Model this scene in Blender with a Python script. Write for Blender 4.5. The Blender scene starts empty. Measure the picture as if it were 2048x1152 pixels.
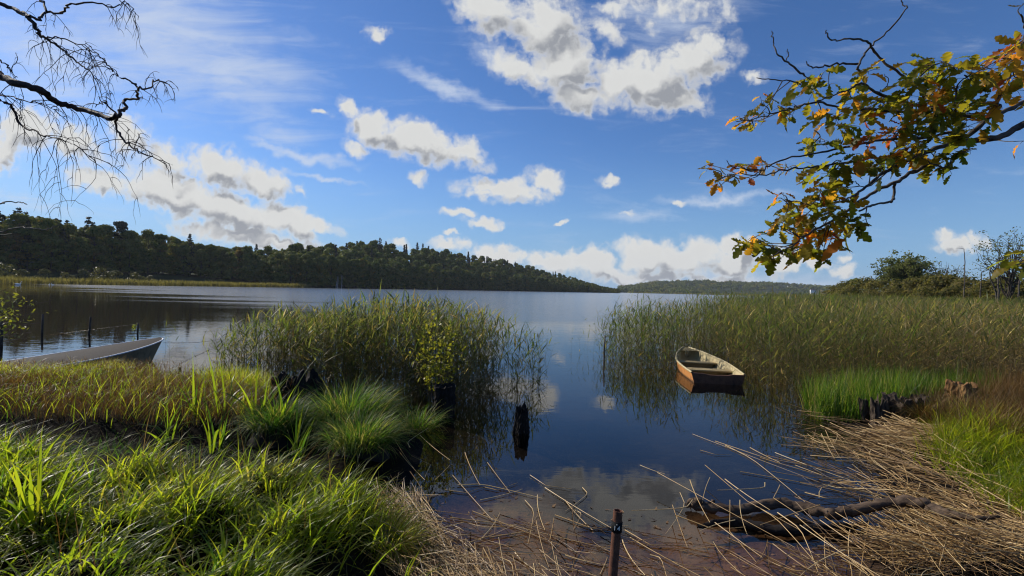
import bpy, bmesh, math, random
import numpy as np
from mathutils import Vector, Matrix, Euler

R = math.radians
rng = np.random.default_rng(7)
random.seed(7)
SC = bpy.context.scene
COL = SC.collection

# ------------------------------------------------------------------ camera
EYE = 1.9
FPX = 940.0
cam_rot = Matrix.Rotation(R(90.18), 3, 'X') @ Matrix.Rotation(R(1.346), 3, 'Z')
cd = bpy.data.cameras.new('camera')
cam = bpy.data.objects.new('camera', cd)
COL.objects.link(cam)
cam.location = (0, 0, EYE)
cam.rotation_euler = cam_rot.to_euler()
cd.sensor_width = 36.0
cd.lens = FPX / 2048 * 36.0
cd.clip_start = 0.05
cd.clip_end = 12000
SC.camera = cam
SC.render.resolution_x, SC.render.resolution_y = 1024, 576


def ray(px, py):
    return cam_rot @ Vector(((px - 1024) / FPX, (576 - py) / FPX, -1.0))


def at(px, py, Y):
    d = ray(px, py)
    return Vector((0, 0, EYE)) + d * (Y / d.y)


def onz(px, py, z=0.0):
    d = ray(px, py)
    return Vector((0, 0, EYE)) + d * ((z - EYE) / d.z)


# ------------------------------------------------------------------ render settings
SC.view_settings.view_transform = 'Standard'
SC.view_settings.look = 'None'
SC.view_settings.exposure = 0.3
SC.view_settings.gamma = 1.0
cy = SC.cycles
cy.max_bounces = 7
cy.diffuse_bounces = 2
cy.glossy_bounces = 3
cy.transmission_bounces = 3
cy.transparent_max_bounces = 8
cy.caustics_reflective = False
cy.caustics_refractive = False
cy.sample_clamp_indirect = 4.0
cy.filter_width = 1.15
cy.use_denoising = True
cy.use_adaptive_sampling = True
cy.adaptive_threshold = 0.012

# ------------------------------------------------------------------ small node helpers


class NT:
    def __init__(self, tree):
        self.t = tree
        self.n = tree.nodes
        self.l = tree.links

    def new(self, kind, **kw):
        nd = self.n.new(kind)
        for k, v in kw.items():
            setattr(nd, k, v)
        return nd

    def put(self, sock, val):
        if isinstance(val, bpy.types.NodeSocket):
            self.l.new(val, sock)
        elif val is not None:
            sock.default_value = val

    def math(self, op, a, b=None, c=None, clamp=False):
        nd = self.new('ShaderNodeMath', operation=op, use_clamp=clamp)
        self.put(nd.inputs[0], a)
        if b is not None:
            self.put(nd.inputs[1], b)
        if c is not None:
            self.put(nd.inputs[2], c)
        return nd.outputs[0]

    def vmath(self, op, a, b=None, scale=None):
        nd = self.new('ShaderNodeVectorMath', operation=op)
        self.put(nd.inputs[0], a)
        if b is not None:
            self.put(nd.inputs[1], b)
        if scale is not None:
            self.put(nd.inputs['Scale'], scale)
        return nd.outputs['Value' if op in ('LENGTH', 'DOT_PRODUCT', 'DISTANCE') else 'Vector']

    def noise(self, vec, scale, detail=2.0, rough=0.5, dist=0.0, dim='3D', lac=2.0):
        nd = self.new('ShaderNodeTexNoise', noise_dimensions=dim)
        if vec is not None:
            self.l.new(vec, nd.inputs['Vector'])
        nd.inputs['Scale'].default_value = scale
        nd.inputs['Detail'].default_value = detail
        nd.inputs['Roughness'].default_value = rough
        nd.inputs['Lacunarity'].default_value = lac
        nd.inputs['Distortion'].default_value = dist
        return nd

    def step(self, x, lo, hi, a=0.0, b=1.0, smooth=True):
        nd = self.new('ShaderNodeMapRange', interpolation_type='SMOOTHSTEP' if smooth else 'LINEAR')
        self.put(nd.inputs['Value'], x)
        nd.inputs['From Min'].default_value = lo
        nd.inputs['From Max'].default_value = hi
        nd.inputs['To Min'].default_value = a
        nd.inputs['To Max'].default_value = b
        return nd.outputs['Result']

    def ramp(self, fac, stops, interp='LINEAR'):
        nd = self.new('ShaderNodeValToRGB')
        nd.color_ramp.interpolation = interp
        el = nd.color_ramp.elements
        while len(el) < len(stops):
            el.new(0.5)
        for e, (p, c) in zip(el, stops):
            e.position = p
            e.color = (*c, 1)
        self.put(nd.inputs[0], fac)
        return nd.outputs[0]

    def mix(self, fac, a, b, blend='MIX'):
        nd = self.new('ShaderNodeMix', data_type='RGBA', blend_type=blend)
        self.put(nd.inputs[0], fac)
        self.put(nd.inputs[6], (*a, 1) if isinstance(a, tuple) else a)
        self.put(nd.inputs[7], (*b, 1) if isinstance(b, tuple) else b)
        return nd.outputs[2]


def material(name):
    m = bpy.data.materials.new(name)
    m.use_nodes = True
    m.node_tree.nodes.clear()
    t = NT(m.node_tree)
    out = t.new('ShaderNodeOutputMaterial')
    return m, t, out


def leaf_mat(name, stops, trans=0.4, rough=0.38, spec=0.5, trans_gain=1.5, noise_scale=None):
    """foliage: per-leaf colour from the 'var' attribute, reflecting and letting light through"""
    m, t, out = material(name)
    at_ = t.new('ShaderNodeAttribute', attribute_name='var')
    fac = at_.outputs['Fac']
    if noise_scale:
        g = t.new('ShaderNodeNewGeometry')
        nz = t.noise(g.outputs['Position'], noise_scale, 2)
        fac = t.math('ADD', fac, t.math('MULTIPLY', t.math('SUBTRACT', nz.outputs['Fac'], 0.5), 0.9), clamp=True)
    c = t.ramp(fac, stops)
    p = t.new('ShaderNodeBsdfPrincipled')
    t.put(p.inputs['Base Color'], c)
    p.inputs['Roughness'].default_value = rough
    p.inputs['Specular IOR Level'].default_value = spec
    tr = t.new('ShaderNodeBsdfTranslucent')
    bright = t.mix(1.0, c, (trans_gain, trans_gain, trans_gain * 0.6), 'MULTIPLY')
    t.put(tr.inputs['Color'], bright)
    mx = t.new('ShaderNodeMixShader')
    mx.inputs[0].default_value = trans
    t.l.new(p.outputs[0], mx.inputs[1])
    t.l.new(tr.outputs[0], mx.inputs[2])
    t.l.new(mx.outputs[0], out.inputs[0])
    return m


def wood_mat(name, c1, c2, scale=(12, 12, 2.5), rough=0.85, bump=0.4, c3=None):
    m, t, out = material(name)
    tc = t.new('ShaderNodeTexCoord')
    mp = t.new('ShaderNodeMapping')
    t.l.new(tc.outputs['Object'], mp.inputs[0])
    mp.inputs['Scale'].default_value = scale
    nz = t.noise(mp.outputs[0], 1.0, 6, 0.65)
    nb = t.noise(tc.outputs['Object'], 3.0, 3, 0.6)
    f = t.step(nz.outputs['Fac'], 0.32, 0.68)
    c = t.mix(f, c1, c2)
    if c3:
        c = t.mix(t.step(nb.outputs['Fac'], 0.5, 0.62), c, c3)
    p = t.new('ShaderNodeBsdfPrincipled')
    t.put(p.inputs['Base Color'], c)
    p.inputs['Roughness'].default_value = rough
    p.inputs['Specular IOR Level'].default_value = 0.2
    b = t.new('ShaderNodeBump')
    b.inputs['Strength'].default_value = bump
    b.inputs['Distance'].default_value = 0.02
    t.l.new(nz.outputs['Fac'], b.inputs['Height'])
    t.l.new(b.outputs[0], p.inputs['Normal'])
    t.l.new(p.outputs[0], out.inputs[0])
    return m


def paint_mat(name, c1, c2, scale=6.0, rough=0.5, lo=0.45, hi=0.7, metallic=0.0, bump=0.1, spec=0.5):
    m, t, out = material(name)
    tc = t.new('ShaderNodeTexCoord')
    nz = t.noise(tc.outputs['Object'], scale, 7, 0.7, 0.3)
    c = t.mix(t.step(nz.outputs['Fac'], lo, hi), c1, c2)
    p = t.new('ShaderNodeBsdfPrincipled')
    t.put(p.inputs['Base Color'], c)
    p.inputs['Metallic'].default_value = metallic
    p.inputs['Specular IOR Level'].default_value = spec
    t.put(p.inputs['Roughness'], t.step(nz.outputs['Fac'], 0.3, 0.8, rough - 0.1, min(1, rough + 0.25)))
    b = t.new('ShaderNodeBump')
    b.inputs['Strength'].default_value = bump
    b.inputs['Distance'].default_value = 0.01
    t.l.new(nz.outputs['Fac'], b.inputs['Height'])
    t.l.new(b.outputs[0], p.inputs['Normal'])
    t.l.new(p.outputs[0], out.inputs[0])
    return m


# ------------------------------------------------------------------ mesh helpers
class Geo:
    """collects quads with a per-vertex 'var' value and a material slot"""

    def __init__(self):
        self.V, self.F, self.A, self.M, self.n = [], [], [], [], 0

    def add(self, V, F, var=0.5, mat=0):
        V = np.asarray(V, dtype=np.float32).reshape(-1, 3)
        F = np.asarray(F, dtype=np.int64).reshape(-1, 4)
        a = np.broadcast_to(np.asarray(var, dtype=np.float32), (len(V),))
        self.V.append(V)
        self.F.append(F + self.n)
        self.A.append(a)
        self.M.append(np.full(len(F), mat, dtype=np.int32))
        self.n += len(V)

    def mesh(self, name, mats, smooth=True):
        V = np.concatenate(self.V)
        F = np.concatenate(self.F)
        A = np.concatenate(self.A)
        M = np.concatenate(self.M)
        me = bpy.data.meshes.new(name)
        me.vertices.add(len(V))
        me.vertices.foreach_set('co', V.ravel())
        me.loops.add(len(F) * 4)
        me.loops.foreach_set('vertex_index', F.astype(np.int32).ravel())
        me.polygons.add(len(F))
        me.polygons.foreach_set('loop_start', np.arange(0, len(F) * 4, 4, dtype=np.int32))
        me.polygons.foreach_set('material_index', M)
        me.polygons.foreach_set('use_smooth', np.full(len(F), smooth))
        at_ = me.attributes.new('var', 'FLOAT', 'POINT')
        at_.data.foreach_set('value', A.astype(np.float32))
        for m in (mats if isinstance(mats, (list, tuple)) else [mats]):
            me.materials.append(m)
        me.update(calc_edges=True)
        return me

    def obj(self, name, mats, parent=None, smooth=True):
        o = bpy.data.objects.new(name, self.mesh(name, mats, smooth))
        COL.objects.link(o)
        if parent is not None:
            o.parent = parent
        return o


def tag(o, label, cat, group=None, kind=None):
    o['label'] = label
    o['category'] = cat
    if group:
        o['group'] = group
    if kind:
        o['kind'] = kind
    return o


def thing(name, label, cat, loc=(0, 0, 0), rz=0.0, group=None):
    o = bpy.data.objects.new(name, None)
    COL.objects.link(o)
    o.location = loc
    o.rotation_euler = (0, 0, rz)
    o.empty_display_size = 0.2
    return tag(o, label, cat, group)


def dup(root, loc, rz=0.0, scale=(1, 1, 1), label=None, group=None):
    r = root.copy()
    COL.objects.link(r)
    r.location = loc
    r.rotation_euler = (0, 0, rz)
    r.scale = scale
    if label:
        r['label'] = label
    if group:
        r['group'] = group
    for ch in list(root.children):
        c = ch.copy()
        COL.objects.link(c)
        c.parent = r
        for g in list(ch.children):
            d = g.copy()
            COL.objects.link(d)
            d.parent = c
    return r


def bm_obj(name, bm, mat, parent=None, smooth=False):
    me = bpy.data.meshes.new(name)
    bm.normal_update()
    bm.to_mesh(me)
    bm.free()
    for m in (mat if isinstance(mat, (list, tuple)) else [mat]):
        me.materials.append(m)
    if smooth:
        me.polygons.foreach_set('use_smooth', [True] * len(me.polygons))
    o = bpy.data.objects.new(name, me)
    COL.objects.link(o)
    if parent is not None:
        o.parent = parent
    return o


def tube(P, Rad, n=6):
    """open tube along the points P with radii Rad -> verts, quads"""
    P = np.asarray(P, float)
    k = len(P)
    Rad = np.broadcast_to(np.asarray(Rad, float), (k,))
    T = np.gradient(P, axis=0)
    T /= np.linalg.norm(T, axis=1)[:, None] + 1e-9
    mean = np.abs(T.mean(0))
    ref = np.zeros(3)
    ref[int(np.argmin(mean))] = 1
    U = np.cross(T, ref)
    U /= np.linalg.norm(U, axis=1)[:, None] + 1e-9
    W = np.cross(U, T)
    a = np.linspace(0, 2 * np.pi, n, endpoint=False)
    V = P[:, None, :] + Rad[:, None, None] * (np.cos(a)[None, :, None] * U[:, None, :] + np.sin(a)[None, :, None] * W[:, None, :])
    i = np.arange(k - 1)[:, None] * n
    j = np.arange(n)[None, :]
    j2 = (j + 1) % n
    F = np.stack([i + j, i + j2, i + n + j2, i + n + j], -1).reshape(-1, 4)
    return V.reshape(-1, 3), F


def smooth_path(P, per=6, jit=0.0):
    P = np.asarray(P, float)
    Q = np.vstack([2 * P[0] - P[1], P, 2 * P[-1] - P[-2]])
    out = []
    for i in range(1, len(Q) - 2):
        p0, p1, p2, p3 = Q[i - 1], Q[i], Q[i + 1], Q[i + 2]
        for t in np.linspace(0, 1, per, endpoint=False):
            out.append(0.5 * ((2 * p1) + (-p0 + p2) * t + (2 * p0 - 5 * p1 + 4 * p2 - p3) * t * t + (-p0 + 3 * p1 - 3 * p2 + p3) * t ** 3))
    out.append(P[-1])
    out = np.array(out)
    if jit:
        out[1:-1] += rng.normal(0, jit, (len(out) - 2, 3))
    return out


def blades(base, az, L, W, lean, bend, seg=4, twist=None, tip=0.04, belly=0.35):
    """N curved tapering leaves: verts (N*(seg+1)*2,3), quads"""
    base = np.asarray(base, float).reshape(-1, 3)
    N = len(base)
    f = lambda v: np.broadcast_to(np.asarray(v, float), (N,))
    az, L, W, lean, bend = f(az), f(L), f(W), f(lean), f(bend)
    t = np.linspace(0, 1, seg + 1)
    tm = (t[1:] + t[:-1]) / 2
    th = lean[:, None] + bend[:, None] * tm[None, :] ** 1.2
    ds = (L / seg)[:, None]
    h = np.concatenate([np.zeros((N, 1)), np.cumsum(np.sin(th) * ds, 1)], 1)
    v = np.concatenate([np.zeros((N, 1)), np.cumsum(np.cos(th) * ds, 1)], 1)
    ca, sa = np.cos(az)[:, None], np.sin(az)[:, None]
    C = base[:, None, :] + np.stack([h * ca, h * sa, v], -1)
    tw = rng.uniform(-0.9, 0.9, N) if twist is None else f(twist)
    # side vector: horizontal perpendicular, turned about the vertical by the twist
    sx = -np.sin(az + tw)
    sy = np.cos(az + tw)
    S = np.stack([sx, sy, np.zeros(N)], -1)[:, None, :]
    prof = np.maximum(tip, (1 - t ** 2.2) * (0.55 + belly * 1.3 * np.sin(np.pi * np.minimum(1, t * 1.2))))
    w = (W / 2)[:, None] * prof[None, :]
    A = C - S * w[..., None]
    B = C + S * w[..., None]
    V = np.stack([A, B], 2).reshape(-1, 3)
    b = (np.arange(N) * (seg + 1) * 2)[:, None]
    k = (np.arange(seg) * 2)[None, :]
    F = np.stack([b + k, b + k + 1, b + k + 3, b + k + 2], -1).reshape(-1, 4)
    return V, F


def rep(var, per):
    return np.repeat(np.asarray(var, np.float32), per)


def value_noise(x, y, seed=0):
    """smooth 2-D value noise in numpy, 0..1"""
    x = np.asarray(x, float)
    y = np.asarray(y, float)
    xi = np.floor(x).astype(np.int64)
    yi = np.floor(y).astype(np.int64)
    xf, yf = x - xi, y - yi
    u, v = xf * xf * (3 - 2 * xf), yf * yf * (3 - 2 * yf)

    def h(a, b):
        n = (a * 374761393 + b * 668265263 + seed * 982451653) & 0x7fffffff
        n = ((n ^ (n >> 13)) * 1274126177) & 0x7fffffff
        return ((n ^ (n >> 16)) & 0xffff) / 65535.0
    return (h(xi, yi) * (1 - u) + h(xi + 1, yi) * u) * (1 - v) + (h(xi, yi + 1) * (1 - u) + h(xi + 1, yi + 1) * u) * v


def fbm(x, y, seed=0, octs=4):
    s, a, f = 0, 0.5, 1.0
    for o in range(octs):
        s = s + a * value_noise(x * f, y * f, seed + o)
        a *= 0.5
        f *= 2.03
    return s / (1 - 0.5 ** octs)


def sst(x, a, b):
    t = np.clip((x - a) / (b - a), 0, 1)
    return t * t * (3 - 2 * t)


# ------------------------------------------------------------------ the lake's outline and the ground's height
NEAR_SHORE = [(-250, 40), (-90, 14), (-40, 7), (-20, 6.2), (-13, 7.0), (-10.3, 7.6), (-8.6, 8.3), (-7.6, 8.9), (-6.4, 8.9), (-5.4, 8.5),
              (-4.3, 7.9), (-3.2, 7.3), (-2.4, 6.8), (-1.5, 6.3), (-1.0, 5.8), (-0.9, 5.0), (-0.95, 4.2), (-0.75, 3.6),
              (-0.35, 3.05), (0.1, 2.5), (0.5, 2.0), (1.1, 1.9), (1.6, 2.3), (2.0, 2.9), (2.7, 3.5), (3.5, 4.0), (3.8, 4.9),
              (4.6, 5.6), (4.95, 6.5), (5.0, 7.2), (5.9, 7.9), (7.5, 8.5), (9.5, 9.4), (13, 12), (20, 19), (34, 38), (60, 80),
              (110, 170), (270, 430), (700, 1000), (930, 1500)]
FAR_SHORE = [(760, 1500), (376, 1500), (240, 1250), (215, 980), (188, 800), (138, 740), (52, 640), (-14, 560), (-63, 480),
             (-95, 410), (-124, 330), (-129, 300), (-146, 190), (-163, 150), (-182, 140), (-240, 120), (-320, 90)]
POLY = np.array(NEAR_SHORE + FAR_SHORE, float)


def shore_sd(x, y):
    """signed distance to the shoreline, positive on land"""
    x = np.asarray(x, float)
    y = np.asarray(y, float)
    sh = x.shape
    x, y = x.ravel(), y.ravel()
    best = np.full(len(x), 1e9)
    inside = np.zeros(len(x), bool)
    n = len(POLY)
    for i in range(n):
        ax, ay = POLY[i]
        bx, by = POLY[(i + 1) % n]
        dx, dy = bx - ax, by - ay
        t = np.clip(((x - ax) * dx + (y - ay) * dy) / (dx * dx + dy * dy), 0, 1)
        best = np.minimum(best, (x - ax - t * dx) ** 2 + (y - ay - t * dy) ** 2)
        if ay != by:
            c = (ay > y) != (by > y)
            xi = ax + (y - ay) * dx / dy
            inside ^= c & (x < xi)
    d = np.sqrt(best)
    return np.where(inside, -d, d).reshape(sh)


RIDGE_PX = [-400, 0, 380, 500, 600, 700, 760, 900, 1000, 1100, 1200, 1245, 1290]
RIDGE_H = [5, 5, 6, 7, 10, 20, 25, 27, 23, 15, 4, 0.5, 0]


LR = np.random.default_rng(99)
LUMPS = []
for lx0, lx1, ly0, ly1, cnt, amin, amax, smin, smax in ((-5.0, -1.15, 1.9, 3.95, 26, .16, .36, .17, .27), (-9.0, -3.4, 5.9, 7.2, 30, .03, .11, .2, .38), (4.6, 7.0, 3.9, 5.6, 16, .05, .18, .18, .32)):
    got = []
    for _ in range(4000):
        q_ = (LR.uniform(lx0, lx1), LR.uniform(ly0, ly1))
        if all((q_[0] - w_[0]) ** 2 + (q_[1] - w_[1]) ** 2 > .47 ** 2 for w_ in got):
            got.append(q_)
        if len(got) >= cnt:
            break
    LUMPS += [(a_, b_, LR.uniform(amin, amax), LR.uniform(smin, smax)) for a_, b_ in got]
LUMPS = np.array(LUMPS)


def lump_z(x, y):
    z = np.zeros_like(x)
    for a_, b_, h_, s_ in LUMPS:
        z = np.maximum(z, h_ * np.exp(-((x - a_) ** 2 + (y - b_) ** 2) / (2 * s_ * s_)))
    return z


def ground_z(x, y):
    x = np.asarray(x, float)
    y = np.asarray(y, float)
    d = shore_sd(x, y)
    r = np.hypot(x, y)
    nz = fbm(x * 1.3 + 31, y * 1.3 + 17, 3) - 0.5
    # bank above the water, bed below it
    near = sst(d, 0, 0.7) * 0.14 + sst(d, 0.6, 6) * 0.12 + nz * 0.16 * sst(d, 0.05, 0.8)
    hollow = np.exp(-(((x + 3.3) / 1.3) ** 2 + ((y - 5.2) / 0.55) ** 2))
    near = near - 0.06 * hollow
    rbank = np.exp(-(((x - 7.0) / 1.9) ** 2 + ((y - 5.6) / 1.7) ** 2))
    near = near + 0.08 * rbank * sst(d, 0, 1.0)
    shelf = sst(y, 5.45, 5.75 + 0 * x) * sst(-x, 2.3, 2.9)
    near = near + 0.06 * shelf * (y < 30) + (-0.07) * sst(y, 4.1, 4.4) * (1 - sst(y, 5.4, 5.6)) * sst(-x, 1.6, 2.2) * sst(d, 0, .4)
    near = near + lump_z(x, y) * sst(d, 0.1, 0.5)
    dn = np.minimum(d, 0)
    bed = -(0.035 * sst(-dn, 0, 0.25) + 0.11 * sst(-dn, 0.15, 1.3) + 0.6 * sst(-dn, 0.9, 3.6) + 1.5 * sst(-dn, 6, 40)) + 0.03 * nz * sst(-dn, 0, 1)
    z = np.where(d > 0, near, bed)
    # wooded ridge along the left shore
    yy = np.maximum(y, 1.0)
    px = 1024 + x / yy * FPX
    hr = np.interp(px, RIDGE_PX, RIDGE_H) * (y > 90)
    left_side = (x < 240 + (y - 900) * 0.0) & (y > 90) & (y < 1400) & (px < 1300)
    z = z + np.where((d > 0) & left_side, hr * sst(d, 4, 75) + sst(d, 1, 10) * 0.4 + 9 * sst(d, 85, 150), 0)
    # far hills across the lake
    hp = np.interp(px, [1150, 1250, 1310, 1400, 1555, 1634, 1700, 1800, 2000, 2400], [8, 20, 45, 52, 62, 44, 50, 56, 60, 60])
    hn = 0.75 + 0.5 * fbm(x / 210.0, y / 210.0, 9)
    z = z + np.where((d > 0) & (r > 1400) & (y > 0), hp * hn * sst(y, 1560, 2150) * 0.92, 0)
    return z


# ------------------------------------------------------------------ sky
SUN_AZ = R(-60)      # from straight ahead, to the left
SUN_EL = R(33)
sun_dir = Vector((math.sin(SUN_AZ) * math.cos(SUN_EL), math.cos(SUN_AZ) * math.cos(SUN_EL), math.sin(SUN_EL)))


def build_world():
    w = bpy.data.worlds.new('World')
    SC.world = w
    w.use_nodes = True
    w.node_tree.nodes.clear()
    t = NT(w.node_tree)
    out = t.new('ShaderNodeOutputWorld')
    w.cycles.sampling_method = 'MANUAL'
    w.cycles.sample_map_resolution = 256
    bg = t.new('ShaderNodeBackground')
    tc = t.new('ShaderNodeTexCoord')
    sky = t.new('ShaderNodeTexSky', sky_type='NISHITA')
    sky.sun_disc = False
    sky.sun_elevation = SUN_EL
    sky.sun_rotation = SUN_AZ
    sky.air_density = 1.0
    sky.dust_density = 0.25
    sky.ozone_density = 3.0
    D = tc.outputs['Generated']
    sep = t.new('ShaderNodeSeparateXYZ')
    t.l.new(D, sep.inputs[0])
    yc = t.math('MAXIMUM', sep.outputs[1], 0.03)
    u = t.math('DIVIDE', sep.outputs[0], yc)
    v = t.math('DIVIDE', sep.outputs[2], yc)
    cmb = t.new('ShaderNodeCombineXYZ')
    t.l.new(u, cmb.inputs[0])
    t.l.new(v, cmb.inputs[1])
    p0 = cmb.outputs[0]

    def uv(px, py):
        d = ray(px, py)
        return d.x / d.y, d.z / d.y

    def chain(p, blobs):
        acc = None
        for (cx, cy_, rx, ry, rot, s) in blobs:
            mp = t.new('ShaderNodeMapping', vector_type='TEXTURE')
            t.l.new(p, mp.inputs[0])
            a, b = uv(cx, cy_)
            mp.inputs['Location'].default_value = (a, b, 0)
            mp.inputs['Rotation'].default_value = (0, 0, R(-rot - 1.35))
            mp.inputs['Scale'].default_value = (rx * 0.94 / FPX, ry * 0.94 / FPX, 1)
            g = t.new('ShaderNodeTexGradient', gradient_type='SPHERICAL')
            t.l.new(mp.outputs[0], g.inputs[0])
            if acc is None:
                acc = t.math('MULTIPLY', g.outputs['Fac'], s)
            else:
                m = t.math('MULTIPLY', g.outputs['Fac'], s)
                acc = t.math('MAXIMUM', acc, m)
        return acc

    # cumulus blobs: centre x, y, radii, tilt (clockwise), strength
    CU = [
        (985, 25, 120, 70, 25, .95), (1090, 50, 110, 100, 0, 1.05), (1130, 130, 110, 100, 20, 1.1), (1045, 140, 130, 38, 22, .8),
        (1160, 190, 95, 50, 5, 1.05), (1235, 165, 95, 60, -10, 1.05), (1310, 160, 110, 85, -25, 1.1), (1395, 115, 110, 75, -30, 1.05),
        (1350, 200, 95, 50, 0, .95), (1425, 95, 60, 50, 0, .85), (1215, 65, 60, 34, 25, .62), (1345, 8, 130, 34, 0, .62), (1445, 25, 40, 34, -50, .62),
        (1230, 15, 80, 30, 0, .62), (1300, 45, 30, 22, 0, .55),
        (690, 222, 26, 34, -20, .9), (745, 258, 80, 55, 18, 1.1), (830, 285, 115, 55, 14, 1.15), (925, 308, 85, 36, 12, 1.05), (720, 295, 45, 26, 0, .8),
        (1005, 378, 125, 36, 4, 1.0), (1088, 357, 52, 30, 5, 1.0), (975, 388, 80, 20, 0, .8),
        (755, 68, 36, 24, 25, .75), (838, 357, 24, 22, 10, .7), (1217, 361, 24, 13, 0, .75), (915, 428, 40, 15, 0, .8),
        (965, 448, 62, 18, 0, .9), (905, 472, 26, 7, 0, .7), (1118, 444, 20, 7, 0, .7), (1365, 406, 22, 10, 0, .7), (1265, 427, 25, 9, 0, .7),
        (1507, 156, 42, 22, 0, .66), (640, 228, 32, 9, 32, .6), (600, 390, 22, 14, 40, .6),
        (50, 262, 95, 55, 8, 1.05), (140, 285, 95, 45, 18, 1.0), (10, 300, 60, 70, 0, .85), (255, 265, 62, 55, 30, .9), (330, 312, 80, 40, 15, .8),
        (440, 335, 110, 55, 14, 1.1), (525, 365, 80, 50, 20, 1.0), (205, 362, 120, 38, 8, 1.0), (330, 385, 150, 58, 14, 1.15),
        (450, 420, 170, 62, 14, 1.2), (570, 440, 120, 45, 16, 1.1), (480, 470, 190, 34, 5, 1.0), (640, 450, 65, 24, 18, .85),
        (560, 485, 150, 20, 3, .85), (330, 350, 60, 35, 0, .9),
        (905, 492, 60, 20, 0, .85), (1010, 512, 85, 28, 0, 1.05), (1100, 520, 90, 32, 0, 1.1), (1180, 525, 80, 38, 0, 1.1),
        (1290, 515, 80, 46, 0, 1.2), (1350, 525, 80, 40, 0, 1.1), (1400, 500, 62, 44, 0, 1.15), (1472, 490, 52, 34, 0, 1.1),
        (1455, 522, 90, 44, 0, 1.15), (1560, 520, 75, 36, 0, 1.1), (1280, 552, 150, 22, 0, 1.0), (1620, 528, 60, 22, 0, .9),
        (1685, 543, 50, 22, 0, .85), (1690, 517, 26, 14, 0, .75), (1220, 545, 90, 26, 0, 1.0), (1420, 555, 150, 16, 0, .8), (790, 490, 40, 12, 0, .8),
        (1915, 495, 66, 26, -4, .95), (1888, 474, 34, 26, 0, .95), (1948, 480, 36, 20, 0, .9),
        (-180, 330, 160, 80, 10, 1.0), (2230, 380, 160, 50, 0, .8), (1240, -160, 260, 110, 10, 1.0), (700, -220, 200, 70, 0, .8),
    ]
    ST = [  # thin streaks of cirrus
        (890, 170, 165, 30, 19, .9), (615, 310, 165, 20, 9, 1.0), (655, 361, 100, 12, 6, .9), (1000, 120, 120, 40, 28, .7), (330, 60, 340, 200, 25, .80),
        (480, 140, 260, 140, 20, .68), (120, 120, 280, 150, 10, .66), (1450, 398, 240, 16, -7, .6), (1300, 435, 140, 22, -5, .5), (60, 405, 160, 26, 10, .5),
        (230, 330, 260, 90, 12, .5), (1340, 30, 260, 80, -10, .6), (560, 260, 120, 60, 25, .4), (1500, 560, 400, 30, 0, .7),
    ]
    w1 = t.noise(p0, 9.0, 2, 0.55, dim='2D')
    w2 = t.noise(p0, 34.0, 3, 0.6, dim='2D')
    wv = t.vmath('SCALE', t.vmath('SUBTRACT', w1.outputs['Color'], (0.5, 0.5, 0.5)), scale=0.055)
    wv2 = t.vmath('SCALE', t.vmath('SUBTRACT', w2.outputs['Color'], (0.5, 0.5, 0.5)), scale=0.026)
    p = t.vmath('ADD', t.vmath('ADD', p0, wv), wv2)
    L = (-0.026, 0.038, 0)

    def field(pt, q):
        f = chain(pt, CU)
        n1 = t.noise(q, 22.0, 6, 0.58, 0.0, dim='2D')
        # billows: rounded cells
        vo = t.new('ShaderNodeTexVoronoi', feature='SMOOTH_F1', voronoi_dimensions='2D')
        t.l.new(pt, vo.inputs['Vector'])
        vo.inputs['Scale'].default_value = 36.0
        vo.inputs['Smoothness'].default_value = 0.35
        vo.inputs['Detail'].default_value = 1.0
        vo.inputs['Roughness'].default_value = 0.55
        b = t.math('MULTIPLY', t.math('SUBTRACT', 0.5, vo.outputs['Distance']), 0.34)
        a = t.math('MULTIPLY', t.math('SUBTRACT', n1.outputs['Fac'], 0.5), 0.80)
        gate = t.math('MINIMUM', t.math('MULTIPLY', f, 4.0), 1.0)
        nn = t.math('MULTIPLY', t.math('ADD', a, b), gate)
        return f, t.math('ADD', f, nn), nn

    f0, d0, nn0 = field(p, p0)
    pl = t.vmath('ADD', p, L)
    pl0 = t.vmath('ADD', p0, L)
    f1, d1, nn1 = field(pl, pl0)
    front = t.step(sep.outputs[1], 0.04, 0.14)
    alpha = t.math('MULTIPLY', t.step(d0, -0.02, 0.58), front)
    # light side / shade side, and thickness
    diff = t.math('ADD', t.math('MULTIPLY', t.math('SUBTRACT', f0, f1), 0.9), t.math('MULTIPLY', t.math('SUBTRACT', nn0, nn1), 0.16))
    lit = t.step(diff, -0.24, 0.26)
    thick = t.step(d0, 0.20, 0.85)
    shade = t.math('MULTIPLY', t.math('ADD', t.math('MULTIPLY', t.math('SUBTRACT', 1.0, lit), 1.22), 0.10), thick, clamp=True)
    ccol = t.ramp(shade, [(0.0, (0.60, 0.605, 0.595)), (0.35, (0.475, 0.48, 0.485)), (0.65, (0.345, 0.357, 0.378)), (1.0, (0.26, 0.275, 0.305))])
    # cirrus
    f2 = chain(p, ST)
    mpr = t.new('ShaderNodeMapping')
    t.l.new(p0, mpr.inputs[0])
    mpr.inputs['Rotation'].default_value = (0, 0, R(16))
    mpr.inputs['Scale'].default_value = (5, 26, 1)
    n2 = t.noise(mpr.outputs[0], 1.0, 6, 0.62, 0.4, dim='2D')
    c2 = t.math('ADD', f2, t.math('MULTIPLY', t.math('SUBTRACT', n2.outputs['Fac'], 0.55), 1.1))
    a2 = t.math('MULTIPLY', t.step(c2, -0.05, 0.85, 0, 0.74), front)
    # blue sky: physical sky, a little more saturated as the phone rendered it
    hs = t.new('ShaderNodeHueSaturation')
    hs.inputs['Saturation'].default_value = 1.16
    hs.inputs['Hue'].default_value = 0.5
    t.l.new(sky.outputs[0], hs.inputs['Color'])
    base = t.mix(1.0, hs.outputs[0], (SKY_GAIN * 0.78, SKY_GAIN * 0.90, SKY_GAIN * 1.14), 'MULTIPLY')
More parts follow.
